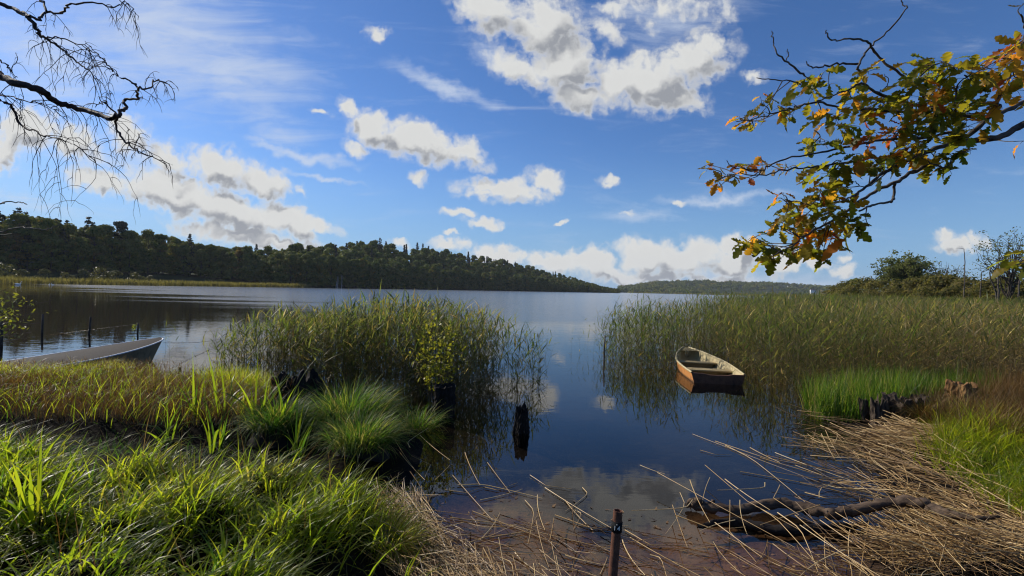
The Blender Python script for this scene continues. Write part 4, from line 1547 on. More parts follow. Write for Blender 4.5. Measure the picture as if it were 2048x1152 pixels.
lawn('grass', 'brown hazy bent grass on the left bank behind the dark hollow', back, 24000, (.18, .34), (.0022, .0045), (0, .45), (.2, 1.2), M_BROWN, (.50, .26), seg=3, clump=0)
# seed heads: many fine hair-like branches at the top of the bent grass
qs = scatter(back, 9000)
zs = ground_z(qs[:, 0], qs[:, 1]) + rng.uniform(.14, .32, 9000)
V, F = blades(np.column_stack([qs, zs]), rng.uniform(0, 6.28, 9000), rng.uniform(.05, .14, 9000), rng.uniform(.003, .008, 9000), rng.uniform(.2, 1.3, 9000), rng.uniform(.2, 1.0, 9000), 2)
g = Geo()
g.add(V, F, rep(np.clip(rng.normal(.62, .2, 9000), 0, 1), 6))
tag(g.obj('grass_seed_heads', M_BROWN), 'haze of reddish brown seed heads over the bent grass on the left bank', 'grass', kind='stuff')
lawn('grass', 'green blades scattered through the brown bent grass', back, 2600, (.25, .5), (.006, .013), (.1, .6), (.3, 1.4), M_GRASS, (.45, .2), az=(.4, 1.4), clump=420)
strip = [(-9.9, 7.7), (-8.9, 8.5), (-7.9, 9.0), (-7.2, 9.05), (-7.0, 8.6), (-8.0, 8.0), (-9.3, 7.2)]
lawn('grass', 'bright yellow green grass along the near side of the grey punt', strip, 5200, (.24, .46), (.007, .014), (0, .5), (.2, 1.1), M_GRASS, (.72, .12), az=(.4, 1.5))
lawn('grass', 'brown grass hanging against the side of the punt below its bow', [(-8.4, 8.9), (-7.3, 9.25), (-6.6, 9.0), (-6.6, 8.5), (-8.0, 8.3)], 3000, (.24, .52), (.003, .007), (0, .5), (.3, 1.3), M_BROWN, (.4, .25))
edge_ = [(-5.2, 8.3), (-4.0, 7.9), (-2.9, 7.35), (-2.9, 6.9), (-4.0, 7.2), (-5.2, 7.8)]
lawn('grass', 'fresh green grass at the water edge behind the broad leaved irises', edge_, 2600, (.3, .5), (.006, .012), (0, .5), (.2, 1.1), M_GRASS, (.55, .15))

lawn('grass', 'grass coloured dark for the shade in the hollow behind the near left bank', [(-6.5, 4.9), (-5.0, 5.5), (-3.9, 5.8), (-3.0, 6.2), (-2.2, 6.2), (-1.6, 5.8), (-1.7, 5.2), (-2.6, 4.7), (-4.2, 4.6)], 1100, (.12, .32), (.004, .009), (.2, 1.2), (.5, 1.8), M_SEDGE, (.12, .14), clump=260)  # dark end of the ramp puts the hollow's shade into the blades
# right bank
rsedge = [(4.75, 7.25), (4.95, 7.9), (5.8, 9.0), (7.4, 9.5), (9.4, 10.0), (9.2, 8.7), (7.6, 7.9), (6.4, 7.5), (5.4, 6.95)]
lawn('sedge', 'bright fresh green sedge standing upright at the right water edge', rsedge, 6000, (.34, .74), (.009, .017), (0, .3), (0, .7), M_SEDGE, (.55, .25), cat='sedge', seg=4)
rback = [(6.4, 7.5), (7.6, 7.9), (9.4, 8.8), (13, 10.2), (13, 8.5), (9.5, 6.2), (7.5, 5.6), (6.2, 6.2)]
lawn('grass', 'tawny and green rough grass behind the right stumps', rback, 15000, (.28, .62), (.004, .010), (0, .5), (.3, 1.3), M_BROWN, (.28, .22), clump=900)
rtan = [(7.3, 7.6), (8.6, 8.3), (11.5, 9.6), (12.0, 8.7), (9.4, 7.0), (8.0, 6.8)]
lawn('grass', 'pale tan feathery grass at the right edge before the reed bed', rtan, 6500, (.5, .95), (.003, .007), (0, .4), (.1, .9), M_BROWN, (.8, .15), clump=300)
rfront = [(5.25, 5.95), (5.6, 6.4), (7.2, 6.6), (7.4, 5.6), (6.2, 4.4), (5.2, 3.6), (4.4, 3.6), (4.1, 3.85), (4.3, 4.35), (4.55, 4.9), (4.95, 5.5)]
lawn('grass', 'lush yellow green grass on the right bank beside the straw', rfront, 12500, (.20, .46), (.005, .012), (.1, .6), (.4, 1.6), M_GRASS, (.58, .2), clump=560)
lawn('grass', 'rusty brown withered weeds among the right bank grass', [(5.5, 6.3), (7.9, 6.9), (7.4, 5.4), (5.8, 4.9), (5.3, 5.4)], 6000, (.25, .62), (.004, .009), (.1, .8), (.3, 1.2), M_BROWN, (.60, .25), clump=260)


# ------------------------------------------------------------------ tussocks and irises, one by one
def tussock(name, label, px, py, Y, rad, H, n, mat, var, group=None, hill=0.5, W=(.005, .0115)):
    b = at(px, py, Y)
    z0 = max(0.0, gz(b.x, b.y))
    root = thing(name, label, 'tussock', (b.x, b.y, z0 - .02), group=group)
    a = rng.uniform(0, 6.283, n)
    r = rad * .62 * np.sqrt(rng.uniform(0, 1, n))
    hz = H * hill * np.sqrt(np.maximum(0, 1 - (r / (rad * .7)) ** 2))
    L = rng.uniform(.55, 1.35, n) * H * 1.1
    az = a + rng.normal(0, .55, n)
    az = np.arctan2(np.sin(az), np.cos(az) + .45)
    V, F = blades(np.column_stack([r * np.cos(a), r * np.sin(a), hz * .8]), az, L, rng.uniform(W[0], W[1], n), rng.uniform(0, .6, n) + .55 * r / rad, rng.uniform(.5, 2.5, n), 6)
    V[:, 2] = np.maximum(V[:, 2], 0.0)
    g = Geo()
    vv = np.where(rng.uniform(0, 1, n) < .22, rng.uniform(.88, 1, n), rng.normal(var[0], var[1], n))
    g.add(V, F, rep(np.clip(vv, 0, 1), 14))
    g.obj('blades', mat, root)
    # the peaty base
    m = 20
    aa = np.linspace(0, 2 * np.pi, m, endpoint=False)
    Vb = []
    for f in np.linspace(0, 1, 7):
        rr = rad * .66 * math.cos(f * math.pi / 2 * .98) * (1 + rng.normal(0, .05, m))
        Vb.append(np.column_stack([rr * np.cos(aa), rr * np.sin(aa), np.full(m, -.08 + (H * hill * .8 + .05) * math.sin(f * math.pi / 2))]))
    i = np.arange(6)[:, None] * m
    j = np.arange(m)[None, :]
    j2 = (j + 1) % m
    g = Geo()
    g.add(np.concatenate(Vb), np.stack([i + j, i + j2, i + m + j2, i + m + j], -1).reshape(-1, 4))
    g.obj('root_mound', M_DARKWOOD, root)
    return root


tussock('sedge_tussock', 'large drooping green sedge tussock left of the square pile', 702, 868, 6.0, .70, .48, 2000, M_SEDGE, (.36, .25))
tussock('sedge_tussock', 'nearer round sedge tussock below the large drooping one', 722, 930, 5.0, .46, .38, 1300, M_SEDGE, (.48, .25))
tussock('sedge_tussock', 'low tussock coloured dark for the shade, left of the two green sedge tussocks', 560, 900, 5.6, .50, .34, 1500, M_SEDGE, (.2, .2))  # lower colour value than its neighbours, shade put into the blades
tussock('sedge_tussock', 'small olive tussock growing over the wide grey stump', 1850, 850, 6.5, .26, .36, 900, M_BROWN, (.2, .2))
tussock('sedge_tussock', 'sparse green grass tuft in the water left of the square pile', 838, 855, 6.4, .36, .34, 420, M_SEDGE, (.4, .3), hill=.1)
tussock('sedge_tussock', 'bright green tuft beside the straw at the bottom left bank', 780, 1060, 3.35, .22, .26, 420, M_GRASS, (.5, .2), hill=.2)

IR = 'broad leaved plants on the left bank'
iris = [(452, 845, 5.9, .72, 'tallest broad leaved plant on the left bank, right of the stake'), (395, 850, 6.0, .62, 'broad leaved plant left of the tallest one on the left bank'),
        (512, 850, 5.7, .66, 'broad leaved plant with a yellowing leaf, left of the black stumps'), (565, 850, 5.6, .64, 'broad leaved plant leaning over the black stumps'),
        (430, 880, 5.2, .55, 'arching broad leaved plant above the dark hollow'), (598, 905, 5.0, .5, 'broad leaved plant with one pale leaf arched over the shade'),
        (335, 870, 5.4, .42, 'low broad leaved plant in the brown grass, left of the others'),
        (85, 1010, 3.0, .46, 'yellow green broad leaved plant at the left picture edge'), (20, 1005, 3.1, .42, 'smaller yellow green plant cut by the left picture edge'),
        (180, 960, 3.5, .42, 'upright green plant at the top of the near left grass'), (265, 1000, 3.2, .36, 'short broad leaved plant among the near left grass'),
        (1355, 1150, 2.35, .12, 'small green shoot in the shallows right of the numbered post')]
for px, py, Y, H, lab in iris:
    b = at(px, py, Y)
    z0 = max(-.03, gz(b.x, b.y))
    root = thing('iris_plant', lab, 'plant', (b.x, b.y, z0 - .02), group=IR)
    n = int(rng.integers(10, 17))
    for part in range(1):
        a = rng.uniform(0, 6.283, n)
        V, F = blades(rng.normal(0, .035, (n, 3)) * [1, 1, 0], np.arctan2(np.sin(a), np.cos(a) + .3), rng.uniform(.7, 1.2, n) * H * 1.35, rng.uniform(.014, .027, n) * (H / .6) ** .5, rng.uniform(0, .55, n), np.where(rng.uniform(0, 1, n) < .45, rng.uniform(1.2, 2.6, n), rng.uniform(.1, .8, n)), 9, belly=.5, twist=rng.uniform(-.7, .7, n))
        g = Geo()
        g.add(V, F, rep(np.clip(rng.normal(.24 if Y > 3.2 else .45, .17, n), 0, 1), 20))
        g.obj('leaves', M_GRASS, root)
    g = Geo()
    V, F = tube([(0, 0, -.08), (0, 0, .02), (.004, 0, .09)], [.022, .026, .012], 8)
    g.add(V, F)
    g.obj('rhizome', M_DARKWOOD, root)


# ------------------------------------------------------------------ leafy shrubs: small leaves on thin stems
def leaf_cloud(g, pts, size, var, flat=0.3, normal=None, aspect=1.6):
    """one diamond-ended quad per point, turned at random"""
    N = len(pts)
    s = np.broadcast_to(np.asarray(size, float), (N,))
    nrm = rng.normal(0, 1, (N, 3)) * [1, 1, .8] + (np.array([0, 0, flat]) if normal is None else normal)
    nrm /= np.linalg.norm(nrm, axis=1)[:, None]
    ref = rng.normal(0, 1, (N, 3))
    u = np.cross(nrm, ref)
    u /= np.linalg.norm(u, axis=1)[:, None]
    v = np.cross(nrm, u)
    u = u * (s * aspect / 2)[:, None]
    v = v * (s / 2)[:, None]
    k = nrm * (s * .12)[:, None]
    V = np.stack([pts - u, pts - v + k, pts + u, pts + v + k], 1).reshape(-1, 3)
    F = np.arange(N * 4).reshape(-1, 4)
    g.add(V, F, rep(var, 4))


M_YELLOW = leaf_mat('yellowing_leaf', [(0, (0.06, 0.09, 0.015)), (.5, (0.20, 0.21, 0.022)), (1, (0.34, 0.30, 0.03))], .45, .4, .5)
M_BARK = wood_mat('dark_bark', (0.020, 0.015, 0.013), (0.06, 0.046, 0.038), (20, 20, 8), .85, .5)
sap = thing('sapling', 'slender sapling with small yellow leaves growing out of the reeds above the square pile', 'sapling', at(872, 770, 7.15) + Vector((0, 0, -.5)))
g, gl = Geo(), Geo()
for k, (px, py) in enumerate([(835, 690), (850, 640), (862, 620), (890, 640), (912, 668), (928, 690), (865, 700), (880, 720), (872, 660), (905, 640), (840, 665), (850, 720)]):
    e = at(px, py, 7.2 + rng.uniform(-.2, .2)) - sap.location
    s0 = Vector((rng.uniform(-.03, .03), 0, .1))
    P = smooth_path([s0, s0.lerp(e, .5) + Vector((0, 0, .08)), e], 6, .006)
    V, F = tube(P, np.linspace(.006, .0015, len(P)), 5)
    g.add(V, F)
    n = 52
    t = rng.uniform(.35, 1.0, n)
    idx = (t * (len(P) - 1)).astype(int)
    leaf_cloud(gl, P[idx] + rng.normal(0, .05, (n, 3)), rng.uniform(.026, .046, n), np.clip(rng.normal(.72, .2, n), 0, 1))
g.obj('stems', M_BARK, sap)
gl.obj('leaves', M_YELLOW, sap)

shr = thing('willow_shrub', 'sunlit olive shrub reaching in from the left edge over the fence', 'shrub', at(-220, 690, 11.5) + Vector((0, 0, -.6)))
g, gl = Geo(), Geo()
ends = [(60, 590), (105, 600), (40, 610), (75, 625), (20, 590), (50, 640), (5, 620), (30, 655), (85, 645), (-30, 600), (-60, 640), (20, 575), (62, 665), (-20, 660), (-80, 600), (-100, 580), (0, 640), (45, 625), (15, 605)]
for px, py in ends:
    e = at(px, py, 11.5 + rng.uniform(-.5, .5)) - shr.location
    s0 = Vector((rng.uniform(-.1, .1), rng.uniform(-.1, .1), .1))
    P = smooth_path([s0, s0.lerp(e, .5) + Vector((0, 0, .25)), e], 6, .012)
    V, F = tube(P, np.linspace(.014, .003, len(P)), 5)
    g.add(V, F)
    n = 46
    t = rng.uniform(.4, 1.0, n)
    idx = (t * (len(P) - 1)).astype(int)
    leaf_cloud(gl, P[idx] + rng.normal(0, .11, (n, 3)), rng.uniform(.028, .055, n), np.clip(rng.normal(.42, .2, n), 0, 1), aspect=2.4)
g.obj('stems', M_BARK, shr)
gl.obj('leaves', M_YELLOW, shr)

# little green plant growing on the end post of the fence
pb_ = fp[3][0]
sp_ = thing('post_plant', 'little green plant growing beside the right end post of the fence', 'plant', (pb_.x - .09, pb_.y - .05, 0.0))
g = Geo()
V, F = tube([(0, 0, -.1), (.01, 0, .15), (0, 0, .3)], [.006, .005, .002], 5)
g.add(V, F)
g.obj('stem', M_BARK, sp_)
g = Geo()
n = 30
V, F = blades(np.column_stack([rng.normal(0, .02, n), rng.normal(0, .02, n), rng.uniform(.08, .33, n)]), rng.uniform(0, 6.28, n), rng.uniform(.08, .16, n), .018, rng.uniform(.3, 1.2, n), 1.0, 3)
g.add(V, F, rep(rng.uniform(.3, .7, n), 8))
g.obj('leaves', M_GRASS, sp_)

# ------------------------------------------------------------------ bare birch hanging in from the left
M_BIRCH = wood_mat('birch_twig', (0.030, 0.018, 0.016), (0.075, 0.045, 0.038), (20, 20, 10), .8, .4)
M_BIRCHTRUNK = wood_mat('birch_trunk', (0.55, 0.52, 0.48), (0.10, 0.08, 0.07), (4, 4, 14), .8, .4)
DB = 3.7
birch = thing('birch_tree', 'bare birch whose dark leafless branches hang in from the upper left', 'tree', (-6.6, 3.0, .1))
bo = np.array(birch.location)
g = Geo()
P = smooth_path([(0, 0, -.3), (.05, 0, 1.5), (.0, .1, 3.2), (.15, .1, 5.2), (.1, 0, 8.0)], 8, .01)
V, F = tube(P, np.interp(np.linspace(0, 1, len(P)), [0, .1, 1], [.22, .16, .05]), 16)
g.add(V, F)
g.obj('trunk', M_BIRCHTRUNK, birch)


def bpx(pts, depth, amp=.12):
    ph = rng.uniform(0, 6)
    return [np.array(at(x, y, depth + amp * math.sin(ph + i * 1.3))) - bo for i, (x, y) in enumerate(pts)]


def twigs(g, P, n, Lr, r0, droop=1.0, sub=3, t0=.15):
    for _ in range(n):
        t = rng.uniform(t0, 1.0)
        i = min(len(P) - 2, int(t * (len(P) - 1)))
        p = P[i].copy()
        d = P[i + 1] - P[i]
        d /= np.linalg.norm(d) + 1e-9
        d = d * .7 + rng.normal(0, .75, 3)
        d /= np.linalg.norm(d)
        L = rng.uniform(*Lr)
        k = 9
        st_ = L / k
        Q = [p]
        for s in range(k):
            d = d + np.array([0, 0, -.20 * droop]) + rng.normal(0, .17, 3)
            d /= np.linalg.norm(d)
            Q.append(Q[-1] + d * st_)
        Q = np.array(Q)
        V, F = tube(Q, np.linspace(r0, r0 * .3, len(Q)), 4)
        g.add(V, F)
        if sub:
            twigs(g, Q, sub, (L * .25, L * .55), r0 * .65, droop * 1.2, 0, .2)


limbs = [
    ([(-420, 60), (-200, 20), (-60, -6), (0, 8), (40, 25), (60, 37), (75, 65), (88, 75), (120, 95), (150, 120), (175, 138), (192, 158)], .020, .003, 16, (.15, .5)),
    ([(58, 34), (78, 36), (93, 23), (120, 27), (145, 8), (200, 7), (225, 15), (250, 6), (268, 20), (276, 40)], .010, .002, 12, (.12, .32)),
    ([(93, 22), (86, 5), (72, -14), (50, -40)], .008, .004, 3, (.15, .4)),
    ([(-420, 260), (-200, 110), (-60, 128), (0, 150), (30, 165), (80, 180), (110, 202), (150, 215), (190, 225), (222, 238)], .036, .016, 12, (.25, .6)),
    ([(222, 238), (238, 228), (248, 215), (250, 200), (272, 197), (277, 178), (300, 176), (310, 160), (330, 165), (350, 178)], .014, .002, 11, (.10, .28)),
    ([(277, 178), (262, 162), (240, 155), (225, 140), (205, 118), (170, 82)], .008, .002, 8, (.12, .35)),
    ([(240, 228), (232, 252), (250, 282), (272, 300), (310, 315), (345, 330)], .010, .002, 14, (.15, .36)),
    ([(236, 236), (214, 208), (200, 206), (190, 215)], .007, .002, 4, (.1, .25)),
    ([(-200, 150), (-60, 170), (0, 198), (25, 215), (40, 248), (80, 268), (120, 278), (150, 290), (180, 312)], .012, .002, 18, (.25, .65)),
    ([(-60, 180), (0, 188), (50, 200), (90, 210), (120, 232)], .006, .002, 9, (.12, .4)),
    ([(-60, 90), (0, 120), (20, 140), (35, 155)], .007, .002, 5, (.1, .3)),
    ([(88, 75), (110, 75), (150, 85), (190, 105), (220, 140)], .006, .002, 6, (.12, .4)),
]
g, gt = Geo(), Geo()
for pts, ra, rb_, n, Lr in limbs:
    P = smooth_path(bpx(pts, DB), 6, .006)
    V, F = tube(P, np.linspace(ra, rb_, len(P)) * (1 + rng.normal(0, .06, len(P))), 8)
    g.add(V, F)
    t0 = .45 if pts[0][0] < -300 else .2
    twigs(gt, P, n, Lr, .0034, 1.0, 3, t0)
# join the limbs to the trunk
for a, b in (((.0, .05, 5.4), limbs[0][0][0]), ((.0, .05, 3.4), limbs[3][0][0]), ((0, .05, 3.0), limbs[8][0][0])):
    e = np.array(at(*b, DB)) - bo
    V, F = tube(smooth_path([a, (np.array(a) + e) / 2 + [0, 0, .1], e], 5), [.05, .05, .05, .045, .045, .04, .04, .038, .035, .035, .03], 8)
    g.add(V, F)
g.obj('branches', M_BIRCH, birch)
gt.obj('twigs', M_BIRCH, birch)
# the two low twigs before the forest, sunlight put into their pale colour
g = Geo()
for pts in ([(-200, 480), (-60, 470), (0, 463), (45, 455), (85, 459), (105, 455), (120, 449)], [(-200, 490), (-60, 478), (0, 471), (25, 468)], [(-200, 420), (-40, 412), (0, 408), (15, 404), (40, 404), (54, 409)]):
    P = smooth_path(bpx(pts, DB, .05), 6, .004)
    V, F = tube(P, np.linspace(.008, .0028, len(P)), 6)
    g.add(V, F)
g.obj('low_branches', wood_mat('sun_toned_twig', (0.22, 0.19, 0.13), (0.12, 0.10, 0.07)), birch)

# ------------------------------------------------------------------ oak reaching in from the right
M_OAKLEAF = leaf_mat('oak_leaf', [(0, (0.065, 0.082, 0.012)), (.3, (0.125, 0.128, 0.013)), (.55, (0.235, 0.175, 0.018)), (.75, (0.42, 0.18, 0.020)), (.92, (0.36, 0.075, 0.016)), (1, (0.22, 0.045, 0.015))], .68, .45, .25, 2.3)
M_OAKBARK = wood_mat('oak_bark', (0.045, 0.036, 0.032), (0.14, 0.12, 0.10), (16, 16, 8), .85, .6)
DO = 2.75
oak = thing('oak_tree', 'oak whose boughs of yellowing green and rust red leaves reach in from the right', 'tree', (5.6, 2.4, .15))
oo = np.array(oak.location)
g = Geo()
P = smooth_path([(0, 0, -.4), (.03, 0, 1.0), (-.05, 0, 2.4), (.1, .1, 4.2), (.0, .2, 7)], 8, .01)
V, F = tube(P, np.interp(np.linspace(0, 1, len(P)), [0, .12, 1], [.42, .27, .08]), 20)
g.add(V, F)
g.obj('trunk', M_OAKBARK, oak)


def cr(x, y):
    return (1400 + x / 2.057, y / 2.057)


def opx(pts, d0, d1):
    n = len(pts)
    return [np.array(at(x, y, d0 + (d1 - d0) * i / max(1, n - 1) + rng.normal(0, .03))) - oo for i, (x, y) in enumerate(pts)]


ob = [
    ([cr(1900, 330), cr(1500, 430), cr(1333, 510), cr(1230, 565), cr(1100, 580), cr(1000, 600), cr(900, 640), cr(790, 690), cr(720, 740), cr(640, 800), cr(575, 830)], .024, .004, 0),
    ([cr(1230, 440), cr(1190, 480), cr(1100, 560), cr(1000, 640), cr(890, 700), cr(800, 750), cr(700, 800), cr(600, 870), cr(540, 910), cr(450, 960), cr(380, 1010), cr(300, 1050)], .016, .003, 0),
    ([cr(800, 748), cr(797, 810), cr(780, 830), cr(720, 840), cr(655, 868)], .008, .005, 0),
    ([cr(1900, 250), cr(1500, 380), cr(1333, 420), cr(1190, 480), cr(1050, 470), cr(930, 440), cr(800, 410), cr(720, 375), cr(660, 345), cr(600, 375), cr(480, 415)], .018, .003, 0),
    ([cr(880, 352), cr(790, 280), cr(720, 215), cr(695, 175), cr(620, 158), cr(545, 165), cr(522, 140), cr(520, 125)], .008, .0025, 0),
    ([cr(655, 300), cr(655, 262), cr(700, 195), cr(780, 120), cr(845, 40), cr(832, 10), cr(825, -20)], .007, .002, 0),
    ([cr(655, 262), cr(560, 265), cr(480, 278), cr(445, 268), cr(437, 252)], .006, .002, 0),
    ([cr(430, 312), cr(370, 265), cr(320, 222), cr(303, 170), cr(295, 128)], .006, .002, 0),
    ([cr(352, 252), cr(362, 225), cr(360, 203)], .003, .002, 0),
    ([cr(400, 338), cr(310, 328), cr(233, 320)], .004, .002, 0),
    ([cr(1050, 470), cr(930, 480), cr(780, 455), cr(600, 450), cr(490, 420), cr(400, 440), cr(310, 465), cr(240, 485), cr(150, 500)], .009, .002, 0),
    ([cr(1050, 540), cr(900, 570), cr(760, 575), cr(640, 598), cr(500, 625), cr(330, 660), cr(250, 700), cr(150, 690), cr(108, 662)], .009, .002, 0),
    ([cr(900, 640), cr(700, 655), cr(560, 675), cr(440, 690), cr(340, 700), cr(240, 722), cr(150, 715), cr(60, 745)], .007, .002, 0),
    ([cr(1190, 480), cr(1250, 360), cr(1300, 240), cr(1340, 140), cr(1320, 60)], .010, .004, 0),
    ([cr(790, 690), cr(690, 770), cr(640, 745)], .004, .002, 0),
    ([cr(1900, 900), cr(1500, 1030), cr(1380, 1070), cr(1300, 1090)], .01, .003, 0),
    ([cr(740, 380), cr(775, 345), cr(760, 305)], .003, .0015, 0),
    ([cr(470, 535), cr(500, 565), cr(525, 610)], .003, .0015, 0),
    ([cr(575, 830), cr(480, 850), cr(400, 830), cr(320, 815)], .004, .002, 0),
    ([cr(900, 640), cr(1000, 690), cr(1050, 640), cr(1120, 610)], .005, .002, 0),
    ([cr(930, 440), cr(900, 330), cr(980, 260), cr(1060, 280)], .006, .002, 0),
    ([cr(1050, 470), cr(1060, 350), cr(1150, 290)], .006, .002, 0),
]
g = Geo()
bough = []
for i, (pts, ra, rb_, _) in enumerate(ob):
    P = smooth_path(opx(pts, DO + (.25 if i in (0, 1, 3) else .05), DO - .15), 6, .003)
    bough.append(P)
    V, F = tube(P, np.linspace(ra, rb_, len(P)) * (1 + rng.normal(0, .07, len(P))), 7)
    g.add(V, F)
for a, b in (((.0, 0, 3.4), cr(1900, 330)), ((.05, .05, 3.9), cr(1900, 250)), ((0, 0, 2.6), cr(1900, 900))):
    e = np.array(at(*b, DO + .25)) - oo
    P = smooth_path([a, (np.array(a) + e) / 2 + [0, 0, .12], e], 5)
    V, F = tube(P, np.linspace(.07, .028, len(P)), 10)
    g.add(V, F)
g.obj('branches', M_OAKBARK, oak)

# one oak leaf: lobed outline either side of the midrib
prof = [(0, .012), (.06, .012), (.10, .05), (.18, .13), (.24, .15), (.29, .085), (.34, .16), (.42, .25), (.47, .25), (.51, .14), (.56, .22), (.64, .30), (.69, .28), (.73, .165),
        (.78, .22), (.85, .235), (.89, .17), (.92, .13), (.97, .10), (1.0, .02)]
tl = np.array([p[0] for p in prof])
wl = np.array([p[1] for p in prof])
tpl = np.concatenate([np.column_stack([tl, 0 * tl, 0 * tl]), np.column_stack([tl + .05 * wl, wl, 0 * wl]), np.column_stack([tl + .05 * wl, -wl, 0 * wl])])
kk = len(tl)
fi = np.arange(kk - 1)
TF = np.concatenate([np.stack([fi, fi + 1, kk + fi + 1, kk + fi], -1), np.stack([fi + 1, fi, 2 * kk + fi, 2 * kk + fi + 1], -1)])


def oak_leaves(g, pos, size, var):
    N = len(pos)
    fold = rng.uniform(.1, .55, N)[:, None]
    curl = rng.normal(-.30, .40, N)[:, None]
    T = np.broadcast_to(tpl, (N,) + tpl.shape).copy()
    T[:, :, 2] = np.abs(T[:, :, 1]) * fold + curl * T[:, :, 0] ** 2 + .03 * np.sin(T[:, :, 0] * 21 + np.abs(T[:, :, 1]) * 18)
    T *= np.asarray(size)[:, None, None]
    # tips hang and spread; bias to the left and down
    az = rng.uniform(0, 2 * np.pi, N)
    d = np.column_stack([np.cos(az) - .45, np.sin(az) * .8, rng.normal(-.25, .5, N)])
    d /= np.linalg.norm(d, axis=1)[:, None]
    up = rng.normal(0, .45, (N, 3)) + [-.1, -.35, .8]
    s = np.cross(up, d)
    s /= np.linalg.norm(s, axis=1)[:, None]
    n_ = np.cross(d, s)
    V = pos[:, None, :] + T[:, :, 0:1] * d[:, None] + T[:, :, 1:2] * s[:, None] + T[:, :, 2:3] * n_[:, None]
    m = tpl.shape[0]
    F = (np.arange(N) * m)[:, None, None] + TF[None]
    g.add(V, F, rep(np.clip(var, 0, 1), m))


CL = [  # crop x, y, spread, leaves, colour (0 green .. 1 red)
    (440, 350, 30, 6, .4), (485, 345, 34, 8, .42), (530, 352, 22, 4, .35), (420, 335, 16, 3, .4), (290, 410, 26, 7, .55), (330, 440, 28, 8, .5), (255, 430, 20, 5, .6), (200, 500, 26, 7, .5), (165, 490, 18, 5, .55),
    (205, 535, 14, 3, .45), (240, 480, 22, 5, .5), (400, 440, 30, 7, .38), (370, 470, 20, 4, .4), (660, 310, 26, 6, .5), (690, 295, 18, 4, .6), (620, 360, 22, 5, .4), (500, 475, 30, 7, .5), (560, 490, 36, 9, .42),
    (600, 520, 30, 7, .25), (640, 430, 34, 9, .52), (700, 440, 36, 10, .4), (620, 400, 24, 5, .55), (760, 430, 34, 9, .38), (800, 450, 38, 10, .42), (850, 400, 40, 11, .36), (900, 330, 34, 9, .36), (910, 265, 32, 8, .38),
    (890, 300, 26, 6, .36), (1000, 255, 36, 9, .38), (1050, 285, 36, 9, .42), (980, 310, 34, 9, .36), (950, 390, 34, 9, .75), (925, 415, 22, 5, .9), (1000, 370, 38, 10, .35), (1060, 360, 38, 10, .3), (1110, 330, 36, 9, .35), (1100, 380, 36, 9, .28),
    (1180, 280, 38, 9, .5), (1240, 240, 40, 10, .68), (1290, 200, 38, 9, .78), (1330, 170, 36, 9, .8), (1300, 270, 38, 9, .75), (1250, 320, 38, 9, .55), (1300, 370, 40, 10, .78), (1240, 430, 36, 9, .72), (1320, 320, 34, 8, .85), (1160, 430, 40, 10, .22),
    (1100, 460, 40, 10, .2), (1050, 450, 38, 10, .2), (1000, 460, 40, 10, .25), (950, 480, 38, 9, .3), (900, 500, 38, 9, .3), (1180, 500, 26, 6, .3), (1100, 520, 32, 8, .2), (1000, 530, 34, 8, .38), (960, 560, 34, 8, .3), (1060, 560, 26, 6, .3),
    (850, 530, 34, 8, .3), (800, 550, 36, 9, .93), (740, 565, 34, 9, .9), (700, 570, 30, 8, .85), (700, 625, 20, 5, .72), (670, 640, 20, 5, .45), (860, 590, 34, 8, .3), (900, 560, 30, 7, .3), (850, 640, 30, 9, .75), (800, 645, 20, 6, .8),
    (900, 620, 30, 8, .5), (960, 640, 32, 8, .35), (1040, 640, 34, 8, .32), (1000, 690, 28, 6, .3), (940, 700, 22, 5, .3), (1025, 700, 18, 4, .25), (1110, 620, 16, 3, .3), (600, 690, 34, 8, .2), (580, 665, 24, 6, .2), (540, 720, 30, 8, .25),
    (640, 700, 30, 7, .25), (480, 690, 32, 8, .5), (470, 710, 20, 4, .5), (700, 690, 34, 8, .25), (750, 690, 34, 9, .2), (790, 680, 28, 7, .22), (460, 590, 30, 7, .3), (495, 585, 24, 5, .28),
    (600, 770, 32, 7, .2), (540, 770, 30, 7, .4), (495, 790, 26, 6, .7), (560, 810, 30, 7, .3), (340, 800, 22, 4, .65), (360, 825, 16, 3, .4), (400, 850, 32, 8, .4), (450, 830, 30, 7, .42), (520, 850, 34, 8, .35), (350, 890, 28, 7, .45), (410, 900, 30, 8, .4),
    (460, 890, 34, 9, .4), (530, 890, 34, 9, .35), (590, 890, 28, 6, .35), (625, 875, 22, 5, .3), (320, 930, 24, 6, .55), (375, 945, 32, 8, .4), (440, 950, 30, 8, .7), (490, 950, 30, 8, .6), (550, 930, 30, 8, .4), (610, 930, 30, 6, .22), (650, 920, 28, 6, .22), (690, 930, 22, 4, .25),
    (225, 975, 30, 7, .3), (255, 1000, 30, 8, .2), (210, 1000, 20, 4, .35), (300, 1030, 32, 9, .3), (270, 1060, 26, 7, .35), (345, 1050, 28, 7, .25), (400, 1030, 28, 7, .55), (445, 1015, 26, 6, .5), (500, 990, 28, 7, .75), (560, 965, 26, 6, .78), (500, 1065, 24, 6, .2), (470, 1040, 22, 5, .3), (520, 1030, 20, 4, .35),
    (45, 680, 22, 6, .7), (65, 700, 14, 3, .7), (75, 745, 22, 6, .75), (115, 725, 24, 7, .65), (80, 768, 12, 3, .75), (155, 735, 14, 3, .4), (165, 685, 22, 6, .72), (205, 680, 18, 4, .7), (255, 665, 22, 6, .68), (205, 735, 12, 2, .7), (360, 690, 20, 5, .7), (330, 700, 14, 3, .7),
    (1310, 1075, 26, 6, .2), (1345, 1060, 30, 7, .35), (1330, 1105, 26, 5, .2), (1290, 1090, 16, 3, .3), (1335, 580, 10, 1, .95), (1333, 15, 10, 2, .7),
]
bough = np.vstack(bough)
g, gp = Geo(), Geo()
